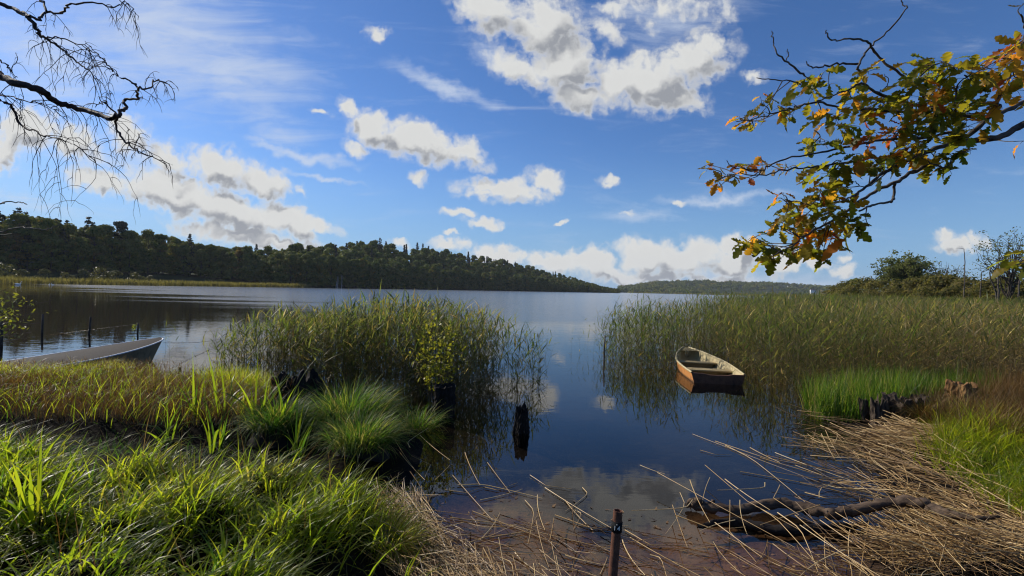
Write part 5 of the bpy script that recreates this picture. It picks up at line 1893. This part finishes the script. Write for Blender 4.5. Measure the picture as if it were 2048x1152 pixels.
for cx, cy2, sp, n, c in CL:
    n = max(1, int(round(n * .98)))
    px, py = cr(cx, cy2)
    b0 = np.array(at(px, py, DO + rng.uniform(-.15, .15))) - oo
    s = sp / 2.057 / FPX * DO
    pos = b0 + rng.normal(0, 1, (n, 3)) * [s * .55, s * 1.0, s * .5]
    small = .70 if cx < 420 and cy2 < 800 else 1.0
    oak_leaves(g, pos, rng.uniform(.060, .108, n) * small, np.clip(rng.normal(.06 + c * .86, .17, n), 0, 1))
    nb_ = bough[((bough - b0) ** 2).sum(1).argmin()]
    mid_ = (nb_ + b0) / 2 + rng.normal(0, .012, 3)
    V, F = tube(smooth_path([nb_, mid_, b0], 4), np.linspace(.0034, .0018, 9), 5)
    gp.add(V, F)
    # twig to the cluster
    for p in pos:
        V, F = tube(np.array([b0, (b0 + p) / 2 + [0, 0, .006], p]), [.0016, .0013, .0009], 4)
        gp.add(V, F)
g.obj('foliage', M_OAKLEAF, oak)
gp.obj('twigs', M_OAKBARK, oak)

# ------------------------------------------------------------------ forest trees
M_BROAD = leaf_mat('forest_leaf', [(0, (0.052, 0.078, 0.016)), (.5, (0.115, 0.136, 0.025)), (.8, (0.18, 0.175, 0.030)), (1, (0.24, 0.16, 0.03))], .28, .7, .15, 1.5)
M_GOLD = leaf_mat('autumn_leaf', [(0, (0.07, 0.065, 0.014)), (.6, (0.15, 0.105, 0.02)), (1, (0.22, 0.13, 0.025))], .45, .6, .25, 1.8)
M_CONI = leaf_mat('conifer_needles', [(0, (0.010, 0.020, 0.012)), (.6, (0.020, 0.034, 0.018)), (1, (0.040, 0.052, 0.024))], .08, .6, .2, 1.2)
M_TRUNK = wood_mat('forest_trunk', (0.030, 0.024, 0.020), (0.075, 0.062, 0.05), (2, 2, .6), .9, .4)


def broad_geo(seed, H, Rr, nl, leaf, low=.22, lobes=16):
    """crown of many small leaf sprays over uneven lobes, and a trunk with limbs"""
    rs = np.random.default_rng(seed)
    C = []
    for k in range(lobes):
        f = rs.uniform(0, 1)
        z = H * (low + (.92 - low) * f)
        w = math.sin(math.pi * min(1, .18 + .8 * f)) ** .7
        a = rs.uniform(0, 6.283)
        r = Rr * w * rs.uniform(.25, .85)
        C.append((r * math.cos(a), r * math.sin(a), z, Rr * rs.uniform(.26, .48)))
    C.append((0, 0, H * .86, Rr * .42))
    C = np.array(C)
    idx = rs.integers(0, len(C), nl)
    d = rs.normal(0, 1, (nl, 3))
    d /= np.linalg.norm(d, axis=1)[:, None]
    d[:, 2] = np.where(d[:, 2] < -.3, -d[:, 2] * .6, d[:, 2])
    rad = C[idx, 3] * rs.uniform(.72, 1.08, nl)
    pts = C[idx, :3] + d * rad[:, None] * [1, 1, .72]
    g = Geo()
    var = np.clip(rs.normal(.45, .2, nl) + rs.normal(0, .12, len(C))[idx], 0, 1)
    leaf_cloud(g, pts, rs.uniform(.6, 1.3, nl) * leaf, var, normal=d * 2.6)
    gt = Geo()
    P = np.array([(0, 0, -.8), (0, 0, .5), (.1, .05, H * .3), (0, .1, H * .55), (.05, 0, H * .8)])
    V, F = tube(smooth_path(P, 4), np.interp(np.linspace(0, 1, 17), [0, .1, 1], [H * .026, H * .018, H * .004]), 8)
    gt.add(V, F)
    for k in range(7):
        c = C[k]
        s = np.array([0, 0, H * rs.uniform(.22, .5)])
        V, F = tube(smooth_path([s, (s + c[:3]) / 2 + [0, 0, -.03 * H], c[:3]], 3), np.linspace(H * .008, H * .002, 7), 5)
        gt.add(V, F)
    return g, gt


def conifer_geo(seed, H, Rr, leaf, step=1.25):
    rs = np.random.default_rng(seed)
    g, gt = Geo(), Geo()
    bases, azs, Ls, lean = [], [], [], []
    z = H * .10
    while z < H * .985:
        f = z / H
        L = Rr * (1 - f) ** .80 * rs.uniform(.55, 1.2) + .12
        n = int(5 + 4 * (1 - f))
        a0 = rs.uniform(0, 6.28)
        for k in range(n):
            a = a0 + 6.283 * k / n + rs.normal(0, .2)
            bases.append((0, 0, z + rs.normal(0, .15)))
            azs.append(a)
            Ls.append(L * rs.uniform(.7, 1.15))
        z += step * rs.uniform(.7, 1.2) * (1.15 - .4 * f)
    bases, azs, Ls = np.array(bases), np.array(azs), np.array(Ls)
    V, F = blades(bases, azs, Ls, leaf * 1.5, 1.15, .45, 3, twist=rs.uniform(-.3, .3, len(azs)), tip=.2)
    g.add(V, F, rep(np.clip(rs.normal(.4, .2, len(azs)), 0, 1), 8))
    # side sprays along every bough
    m = 5
    fr = rs.uniform(.3, 1, (len(azs), m))
    px = bases[:, None, :] + np.stack([np.cos(azs)[:, None] * Ls[:, None] * fr * .93, np.sin(azs)[:, None] * Ls[:, None] * fr * .93, Ls[:, None] * (.42 * fr - .33 * fr ** 2)], -1)
    pts = px.reshape(-1, 3) + rs.normal(0, .12, (len(azs) * m, 3)) + [0, 0, -.08]
    leaf_cloud(g, pts, rs.uniform(.5, 1.1, len(pts)) * leaf, np.clip(rs.normal(.4, .22, len(pts)), 0, 1), flat=.9, aspect=2.2)
    V, F = tube([(0, 0, -.8), (0, 0, .5), (0, 0, H * .5), (0, 0, H)], [H * .02, H * .014, H * .008, .02], 7)
    gt.add(V, F)
    return g, gt


KINDS = {}


def kind(key, name, label, geo, mat):
    g, gt = geo
    KINDS[key] = (name, label, g.mesh('crown', mat), gt.mesh('trunk', M_TRUNK))


GRF = 'trees of the forest along the far left shore'
for k in range(4):
    kind('b%d' % k, 'broadleaf_tree', 'rounded olive broadleaf tree in the forest on the far left shore', broad_geo(100 + k, 20, 6.2 - .3 * k, 4200, .62, .05, 24), M_BROAD)
for k in range(2):
    kind('g%d' % k, 'broadleaf_tree', 'broadleaf tree turning golden in the forest on the far left shore', broad_geo(120 + k, 17, 5.6, 3400, .62, .08, 22), M_GOLD)
for k in range(3):
    kind('c%d' % k, 'conifer_tree', 'dark spire shaped conifer rising above the forest on the far left shore', conifer_geo(140 + k, 25, 5.6 + .6 * k, .75), M_CONI)
kind('p0', 'conifer_tree', 'dark conifer with a broad tufted top in the forest on the far left shore', broad_geo(150, 25, 4.6, 1300, .9, .5, 18), M_CONI)


def place_tree(key, x, y, s, sz=1.0, label=None, group=GRF, z=None):
    name, lab, mc, mt = KINDS[key]
    root = bpy.data.objects.new(name, None)
    COL.objects.link(root)
    root.location = (x, y, gz(x, y) - .2 if z is None else z)
    root.rotation_euler = (0, 0, rng.uniform(0, 6.28))
    root.scale = (s, s, s * sz)
    tag(root, label or lab, 'tree', group)
    for nm, me in (('crown', mc), ('trunk', mt)):
        o = bpy.data.objects.new(nm, me)
        COL.objects.link(o)
        o.parent = root
    return root


# candidate spots: rows back from the shore
shore_l = np.array([(-420, 40), (-330, 88), (-240, 120), (-182, 142), (-163, 153), (-146, 193), (-129, 303), (-124, 332), (-95, 412), (-63, 482), (-14, 562), (52, 643), (138, 743), (188, 803), (216, 980), (240, 1250)], float)
seg_len = np.linalg.norm(np.diff(shore_l, axis=0), axis=1)
cum = np.concatenate([[0], np.cumsum(seg_len)])
cand = []
for row, off in enumerate([4, 9, 15, 22, 30, 39, 48, 58, 68, 80]):
    sp = 6.2 + row * .35
    s = 0.0
    while s < cum[-1]:
        s += sp * rng.uniform(.7, 1.3)
        k = min(len(seg_len) - 1, int(np.searchsorted(cum, s)) - 1)
        k = max(0, k)
        f = (s - cum[k]) / seg_len[k]
        p = shore_l[k] + (shore_l[k + 1] - shore_l[k]) * min(1, f)
        d = (shore_l[k + 1] - shore_l[k]) / seg_len[k]
        nrm = np.array([-d[1], d[0]])
        o_ = off * (1.0) + rng.normal(0, 2)
        px_ = 1024 + p[0] / max(1, p[1]) * FPX
        back_ = float(np.interp(px_, [0, 520, 640], [55, 50, 0]))
        q = p + nrm * (o_ + back_)
        if q[1] < 60:
            continue
        px = 1024 + q[0] / q[1] * FPX
        if px < -260 or px > 1247:
            continue
        cand.append((q[0], q[1], row, px))
cand = [c for c in cand if shore_sd(np.array([c[0]]), np.array([c[1]]))[0] > 1.5]


def tree_h(px):
    return float(np.interp(px, [0, 330, 420, 500, 700, 900, 1050, 1150, 1210, 1245], [20, 20, 19, 20, 22, 22, 19, 14, 9, 6]))


trees = []
for x, y, row, px in cand:
    h = tree_h(px) * rng.uniform(.68, 1.16)
    u = rng.uniform()
    if px < 330:
        pc = .28 if row > 3 else .08
    elif px < 420:
        pc = .10
    elif px < 640:
        pc = .05
    elif px < 1000:
        pc = .32 if row > 6 else .03
    else:
        pc = .12 if row > 6 else .02
    if u < pc:
        key = 'p0' if rng.uniform() < .12 else 'c%d' % rng.integers(0, 3)
        h *= 1.12 if px > 600 else 1.22
        s = h / 25
    elif u > .93 and px < 500:
        key = 'g%d' % rng.integers(0, 2)
        s = h / 17 * .9
    else:
        key = 'b%d' % rng.integers(0, 4)
        s = h / 20
    trees.append((h / y, key, x, y, s, px))
trees.sort(key=lambda t: -t[0])
for _, key, x, y, s, px in trees[:285]:
    place_tree(key, x, y, s, rng.uniform(.9, 1.1))
# named skyline trees
for px, ytop, Y, key, lab in ((8, 428, 206, 'c0', 'tall dark conifer cut by the left picture edge on the forest skyline'), (38, 412, 214, 'c1', 'sparse topped conifer tallest at the far left of the forest skyline'),
                              (118, 436, 222, 'c2', 'broad conifer third in from the left on the forest skyline'), (178, 430, 226, 'c2', 'narrow spire conifer left of the big round topped pine'),
                              (243, 437, 236, 'p0', 'big round topped dark pine on the left forest skyline'), (380, 466, 270, 'c0', 'lone small conifer standing on the skyline below the large left cloud'),
                              (760, 474, 470, 'c1', 'tallest conifer on the crest of the wooded ridge')):
    p = at(px, ytop, Y)
    z0 = gz(p.x, p.y)
    place_tree(key, p.x, p.y, (p.z - z0) / 25.0, 1.0, lab)
# the rest of the forest: one mass, thinner copies of the same trees
gC, gB = Geo(), Geo()
lite = {}
for k in range(3):
    lite['b%d' % k] = broad_geo(300 + k, 20, 6.4, 800, 1.25, .08, 22)[0]
    lite['c%d' % k] = conifer_geo(320 + k, 25, 4.4, 1.1, 1.7)[0]
for _, key, x, y, s, px in trees[285:]:
    kk_ = ('c%d' if key[0] in 'cp' else 'b%d') % rng.integers(0, 3)
    src = lite[kk_]
    a = rng.uniform(0, 6.28)
    ca, sa = math.cos(a) * s, math.sin(a) * s
    z0 = gz(x, y) - .2
    tint = rng.normal(0, .12)
    dst = gC if kk_[0] == 'c' else gB
    for V, A, F in zip(src.V, src.A, src.F):
        W = np.column_stack([V[:, 0] * ca - V[:, 1] * sa + x, V[:, 0] * sa + V[:, 1] * ca + y, V[:, 2] * s + z0])
        dst.add(W, F - F.min(), np.clip(A + tint, 0, 1))
print('forest', len(trees))
tag(gB.obj('broadleaf_forest', M_BROAD), 'mass of broadleaf woodland covering the ridge on the far left shore', 'forest', kind='stuff')
if gC.n:
    tag(gC.obj('conifer_forest', M_CONI), 'conifers scattered through the back of the wooded ridge', 'forest', kind='stuff')

# shore bushes before the forest
M_BUSH = leaf_mat('shore_bush_leaf', [(0, (0.06, 0.06, 0.018)), (.5, (0.12, 0.115, 0.03)), (1, (0.20, 0.165, 0.05))], .3, .55, .3, 1.3)
M_BRUSH = leaf_mat('russet_brush_leaf', [(0, (0.060, 0.066, 0.018)), (.5, (0.125, 0.110, 0.032)), (1, (0.20, 0.145, 0.055))], .5, .7, .15, 1.8)
KINDS['s0'] = ('shore_bush', '', broad_geo(201, 4.5, 3.4, 700, .42, .02, 12)[0].mesh('crown', M_BUSH), broad_geo(201, 4.5, .8, 2, .3)[1].mesh('stem', M_TRUNK))
KINDS['s1'] = ('shore_bush', '', broad_geo(202, 4.5, 4.2, 800, .42, .02, 14)[0].mesh('crown', M_BUSH), KINDS['s0'][3])
for k in range(3):
    KINDS['r%d' % k] = ('russet_bush', '', broad_geo(210 + k, 6, 4.6, 1500, .32, .0, 18)[0].mesh('crown', M_BRUSH), broad_geo(210 + k, 6, 1.6, 2, .3)[1].mesh('stem', M_TRUNK))
for i, (px, Y, h, k) in enumerate([(-40, 150, 5, 0), (10, 154, 5.2, 1), (45, 158, 3.6, 0), (88, 162, 4.0, 0), (130, 166, 3.4, 1), (165, 172, 4.6, 0), (200, 178, 5.6, 1), (232, 184, 4.4, 0), (268, 190, 4.2, 1), (300, 198, 3.0, 0), (420, 245, 2.6, 1), (520, 275, 2.0, 0)]):
    p = at(px, 570, Y + 12)
    place_tree('s%d' % k, p.x, p.y, h / 4.5, 1.0, 'olive yellow bush between the far reed fringe and the dark forest', 'bushes along the far left shore')

# white dead trunks on the far shore
for px, yt, Y in ((675, 553, 326), (683, 551, 330), (672, 563, 322)):
    b = at(px, 574, Y)
    zt = at(px, yt, Y).z
    g = Geo()
    V, F = tube([(b.x, b.y, -.3), (b.x + .2, b.y, zt * .5), (b.x + .1, b.y, zt), (b.x + .1, b.y, zt + .01)], [.32, .26, .18, .01], 8)
    g.add(V, F)
    tag(g.obj('bleached_trunk', M_BIRCHTRUNK), 'bleached dead trunk standing at the water edge where the far reed fringe ends', 'tree trunk', 'bleached trunks on the far shore')

# ------------------------------------------------------------------ far hills across the lake: woods and houses
gw, gh = Geo(), Geo()
N = 5200
X = rng.uniform(180, 3600, N)
Yv = rng.uniform(1515, 2700, N)
px = 1024 + X / Yv * FPX
d = fbm(X / 130.0, Yv / 170.0, 21)
keep = ((d > .44) | (Yv < 1530) | (Yv > 2080)) & (px > 1238) & (px < 2300)
X, Yv = X[keep], Yv[keep]
Z = ground_z(X, Yv)
ok = Z > .15
X, Yv, Z = X[ok], Yv[ok], Z[ok]
ht = rng.uniform(9, 17, len(X)) * np.where(Yv < 1560, .55, 1.0)
m = 46
T = rng.normal(0, 1, (len(X), m, 3))
T /= np.linalg.norm(T, axis=2)[..., None]
T[:, :, 2] = np.abs(T[:, :, 2]) * .62 + .12
c = np.column_stack([X, Yv, Z])[:, None, :] + T * ht[:, None, None] * [.62, .62, 1.25] * rng.uniform(.55, 1.1, (len(X), m, 1))
c = c.reshape(-1, 3)
hv = np.repeat(rng.normal(.42, .22, len(X)), m)
leaf_cloud(gw, c, rng.uniform(2.6, 5.5, len(c)), np.clip(hv + rng.normal(0, .1, len(c)), 0, 1), normal=T.reshape(-1, 3) * 1.2)
tag(gw.obj('hillside_woods', M_BROAD), 'dark woods covering the low hills beyond the right end of the lake', 'woods', kind='stuff')
# low reeds and meadow line at the far shore
V_ = np.column_stack([rng.uniform(370, 1250, 2600), rng.uniform(1499, 1508, 2600), np.zeros(2600)])
Vb, Fb = blades(V_, rng.uniform(0, 6.28, 2600), rng.uniform(2.5, 5.5, 2600), 3.0, .1, .3, 2)
gh.add(Vb, Fb, rep(np.clip(rng.normal(.6, .15, 2600), 0, 1), 6))
tag(gh.obj('far_reeds', M_REED), 'pale reed line along the far end of the lake below the hills', 'reeds', kind='stuff')
p = at(1323, 588, 1512)
KINDS['y0'] = ('golden_tree', '', broad_geo(260, 16, 6.5, 500, 2.2, .1)[0].mesh('crown', M_YELLOW), KINDS['b0'][3])
place_tree('y0', p.x, p.y, 1.15, 1.0, 'single yellow tree on the far shore below the hills', 'single far trees')

M_WALLW = paint_mat('white_render', (0.78, 0.77, 0.74), (0.6, 0.59, 0.56), 1.0, .8)
M_ROOFD = paint_mat('dark_roof', (0.09, 0.075, 0.07), (0.05, 0.045, 0.04), 1.0, .8)
M_ROOFR = paint_mat('red_roof', (0.30, 0.13, 0.07), (0.2, 0.09, 0.05), 1.0, .8)
M_PANE = paint_mat('window_pane', (0.03, 0.035, 0.045), (0.05, 0.055, 0.06), 1.0, .2)


def house(px, py, Y, w, d, h, roofm, label, rz=.2):
    p = at(px, py, Y)
    z0 = at(px, py + 3, Y).z
    root = thing('house', label, 'house', (p.x, p.y, z0), rz)
    bm = bmesh.new()
    box_bm(bm, -w / 2, w / 2, -d / 2, d / 2, -14, h)
    a = [bm.verts.new(v) for v in ((-w / 2, -d / 2, h), (-w / 2, d / 2, h), (-w / 2, 0, h + d * .38), (w / 2, -d / 2, h), (w / 2, d / 2, h), (w / 2, 0, h + d * .38))]
    bm.faces.new((a[0], a[2], a[1]))
    bm.faces.new((a[3], a[4], a[5]))
    bm_obj('wall', bm, M_WALLW, root)
    bm = bmesh.new()
    for s in (-1, 1):
        v = [bm.verts.new(q) for q in ((-w / 2 - .5, s * (d / 2 + .6), h - .25), (w / 2 + .5, s * (d / 2 + .6), h - .25), (w / 2 + .5, 0, h + d * .38 + .15), (-w / 2 - .5, 0, h + d * .38 + .15))]
        bm.faces.new(v)
    bmesh.ops.solidify(bm, geom=bm.faces[:], thickness=.25)
    bm_obj('roof', bm, roofm, root)
    for k in range(3):
        bm = bmesh.new()
        x = -w * .32 + k * w * .32
        box_bm(bm, x - .7, x + .7, -d / 2 - .06, -d / 2 - .005, h * .35, h * .75)
        bm_obj('window', bm, M_PANE, root)


house(1626, 581, 1660, 17, 9, 6.5, M_ROOFD, 'white house standing out on the slope at the right end of the lake', -.25)
house(1356, 577, 1900, 20, 9, 4.0, M_ROOFR, 'low red roofed house among the woods above the yellow tree', .1)
house(1576, 573, 1950, 10, 8, 6.0, M_ROOFD, 'small pale house high on the wooded far hill', .5)

# ------------------------------------------------------------------ brush, round tree and dead trees behind the right reed bed
GRB = 'russet bushes behind the right reed bed'
for i, (px, ytop, Y, k) in enumerate([(1672, 575, 150, 0), (1690, 566, 140, 1), (1715, 562, 130, 2), (1742, 560, 120, 0), (1770, 562, 110, 1), (1800, 564, 105, 2), (1830, 560, 98, 0), (1860, 556, 95, 1), (1885, 552, 92, 2), (1912, 556, 90, 0),
                                      (1938, 560, 86, 1), (1962, 565, 84, 2), (1990, 562, 80, 0), (2015, 558, 78, 1), (2045, 552, 76, 2), (2080, 556, 74, 0), (2120, 552, 72, 1), (1850, 575, 80, 2), (1905, 578, 78, 0), (1960, 580, 74, 1), (2010, 580, 70, 2), (2060, 578, 66, 0), (1790, 580, 96, 1), (1740, 582, 108, 2)]):
    p = at(px, ytop, Y)
    place_tree('r%d' % k, p.x, p.y, (p.z + .4) / 6.0, 1.0, 'russet leafless looking bush in the belt of brush behind the right reed bed', GRB, z=-.3)
KINDS['d0'] = ('green_bush', '', broad_geo(270, 6, 4.2, 1100, .5, .0, 14)[0].mesh('crown', M_BROAD), KINDS['r0'][3])
p = at(1712, 560, 170)
place_tree('d0', p.x, p.y, (p.z + .4) / 6.0, 1.0, 'dark green bush at the left end of the russet brush', 'green bushes', z=-.3)
p = at(1690, 563, 185)
place_tree('d0', p.x, p.y, (p.z + .4) / 6.0 * .9, 1.0, 'dark green bush farthest left, where the reed bed meets the far hills', 'green bushes', z=-.3)

M_THIN = leaf_mat('thin_grey_leaf', [(0, (0.07, 0.085, 0.03)), (.6, (0.13, 0.145, 0.05)), (1, (0.20, 0.20, 0.08))], .5, .7, .15, 1.7)


def sparse_tree(name, label, px, ytop, Y, width_px, n_limb, nleaf, leafmat, seed, leaf=.16):
    """open tree: forking limbs with thin leaf sprays at their ends"""
    b = at(px, 600, Y)
    zt = at(px, ytop, Y).z
    H = zt + .4
    Wd = width_px / FPX * Y / 2
    root = thing(name, label, 'tree', (b.x, b.y, -.4))
    rs = np.random.default_rng(seed)
    gt, gl = Geo(), Geo()
    V, F = tube(smooth_path([(0, 0, -.3), (.05, 0, H * .15), (-.05, .05, H * .32), (0, 0, H * .45)], 4), np.linspace(H * .022, H * .014, 13), 9)
    gt.add(V, F)
    for k in range(n_limb):
        a = rs.uniform(0, 6.28)
        e = rs.uniform(0, 1)
        end = np.array([math.cos(a) * Wd * math.sqrt(e), math.sin(a) * Wd * math.sqrt(e), H * (.52 + .48 * math.sqrt(max(0, 1 - e * .9)) * rs.uniform(.85, 1.0))])
        s0 = np.array([0, 0, H * rs.uniform(.16, .44)])
        P = smooth_path([s0, s0 * .45 + end * .5 + [0, 0, H * .03], end], 5, H * .008)
        V, F = tube(P, np.linspace(H * .008, H * .0015, len(P)), 5)
        gt.add(V, F)
        for q in range(4):
            i = rs.integers(4, len(P))
            e2 = P[i] + rs.normal(0, H * .09, 3) + [0, 0, H * .03]
            V, F = tube(smooth_path([P[i], (P[i] + e2) / 2 + [0, 0, .02 * H], e2], 3), np.linspace(H * .003, H * .0009, 7), 4)
            gt.add(V, F)
            if nleaf:
                leaf_cloud(gl, e2 + rs.normal(0, H * .045, (nleaf, 3)) * [1, 1, .6], rs.uniform(.7, 1.3, nleaf) * leaf, np.clip(rs.normal(.5, .25, nleaf), 0, 1))
    if nleaf:
        gl.obj('crown', leafmat, root)
    gt.obj('trunk', M_TRUNK, root)
    return root


sparse_tree('round_tree', 'pale green dome shaped open tree rising above the brush on the right', 1812, 519, 112, 118, 54, 44, M_THIN, 5, .30)
sparse_tree('thin_tree', 'thin nearly bare tree between the dome shaped tree and the tall dead trunk', 1893, 520, 95, 70, 26, 3, M_THIN, 6, .2)
sparse_tree('bare_tree', 'bare twiggy tree high at the right picture edge above the brush', 2020, 468, 66, 120, 28, 12, M_THIN, 7, .16)


def dead_tree(px, ytop, Y, r_, label, seed, nb=5, ybase=600):
    rs = np.random.default_rng(seed)
    b = at(px, ybase, Y)
    H = at(px, ytop, Y).z + .4
    root = thing('dead_tree', label, 'tree', (b.x, b.y, -.4))
    gt, gb = Geo(), Geo()
    P = smooth_path([(0, 0, -.3), (.04 * H * rs.normal(), 0, H * .4), (.02 * H * rs.normal(), 0, H * .8), (0, 0, H)], 5, .02)
    V, F = tube(P, np.linspace(r_, r_ * .35, len(P)), 8)
    gt.add(V, F)
    for k in range(nb):
        i = rs.integers(len(P) // 3, len(P))
        a = rs.uniform(0, 6.28)
        L = H * rs.uniform(.07, .2)
        e = P[i] + np.array([math.cos(a) * L, math.sin(a) * L, L * rs.uniform(.0, .7)])
        V, F = tube(smooth_path([P[i], (P[i] + e) / 2 + [0, 0, .05 * L], e], 3, .01), np.linspace(r_ * .4, r_ * .1, 7), 5)
        gb.add(V, F)
    gt.obj('trunk', wood_mat('bleached_wood', (0.11, 0.09, 0.075), (0.06, 0.05, 0.04), (6, 6, 2)) if 'bleached' not in bpy.data.materials else bpy.data.materials['bleached'], root)
    gb.obj('branch_stubs', M_TRUNK, root)


dead_tree(1926, 498, 72, .10, 'tall bare dead trunk with a forked tip standing clear against the sky', 1)
dead_tree(1996, 520, 60, .13, 'dark broken dead trunk right of the tall bare dead trunk', 2, 9)
dead_tree(1984, 530, 66, .12, 'short dead trunk close to the left of the dark broken trunk', 3, 8)
dead_tree(1962, 545, 70, .10, 'thin leaning dead stem between the two dead trunks', 4, 6)
dead_tree(2040, 548, 64, .14, 'pale dead stem at the right edge below the oak leaves', 5, 5)

# ------------------------------------------------------------------ water birds far out
M_BIRD = paint_mat('white_plumage', (0.85, 0.85, 0.83), (0.75, 0.75, 0.73), 3, .7)
M_BILL = paint_mat('orange_bill', (0.6, 0.22, 0.04), (0.4, 0.15, 0.03), 3, .5)
for k, (px, Y, s, lab) in enumerate(((36, 128, 1.0, 'white swan resting on the far water at the extreme left'), (99, 138, .62, 'small white water bird, left one of a close pair far out on the lake'), (106, 138, .62, 'small white water bird, right one of a close pair far out on the lake'))):
    b = onz(px, 568, 0)
    p = at(px, 560, Y)
    root = thing('water_bird', lab, 'bird', (p.x, p.y, 0), 1.2 + k)
    root.scale = (s, s, s)
    g = Geo()
    P = smooth_path([(-.75, 0, .26), (-.6, 0, .24), (-.2, 0, .2), (.25, 0, .16), (.5, 0, .22), (.62, 0, .42), (.6, 0, .68), (.66, 0, .88), (.78, 0, .90), (.86, 0, .88)], 4)
    rr = np.interp(np.linspace(0, 1, len(P)), np.linspace(0, 1, 10), [.02, .10, .25, .24, .13, .07, .05, .06, .065, .03])
    V, F = tube(P, rr, 12)
    g.add(V, F)
    g.obj('body', M_BIRD, root)
    g = Geo()
    V, F = tube([(.84, 0, .885), (.93, 0, .86), (.98, 0, .84)], [.03, .022, .004], 8)
    g.add(V, F)
    g.obj('bill', M_BILL, root)

print('objects', len(bpy.data.objects), 'tris', sum(len(m.polygons) for m in bpy.data.meshes) * 2)

# ------------------------------------------------------------------ the air
HAZE = 0.00007
bm = bmesh.new()
box_bm(bm, -5000, 5000, -5000, 5000, -4, 130)
m, t, out = material('haze')
pv = t.new('ShaderNodeVolumePrincipled')
pv.inputs['Color'].default_value = (0.86, 0.92, 1.0, 1)
pv.inputs['Density'].default_value = HAZE
pv.inputs['Anisotropy'].default_value = 0.2
t.l.new(pv.outputs[0], out.inputs['Volume'])
hz = bm_obj('haze', bm, m)
tag(hz, 'thin blue autumn haze over the lake', 'haze', kind='stuff')
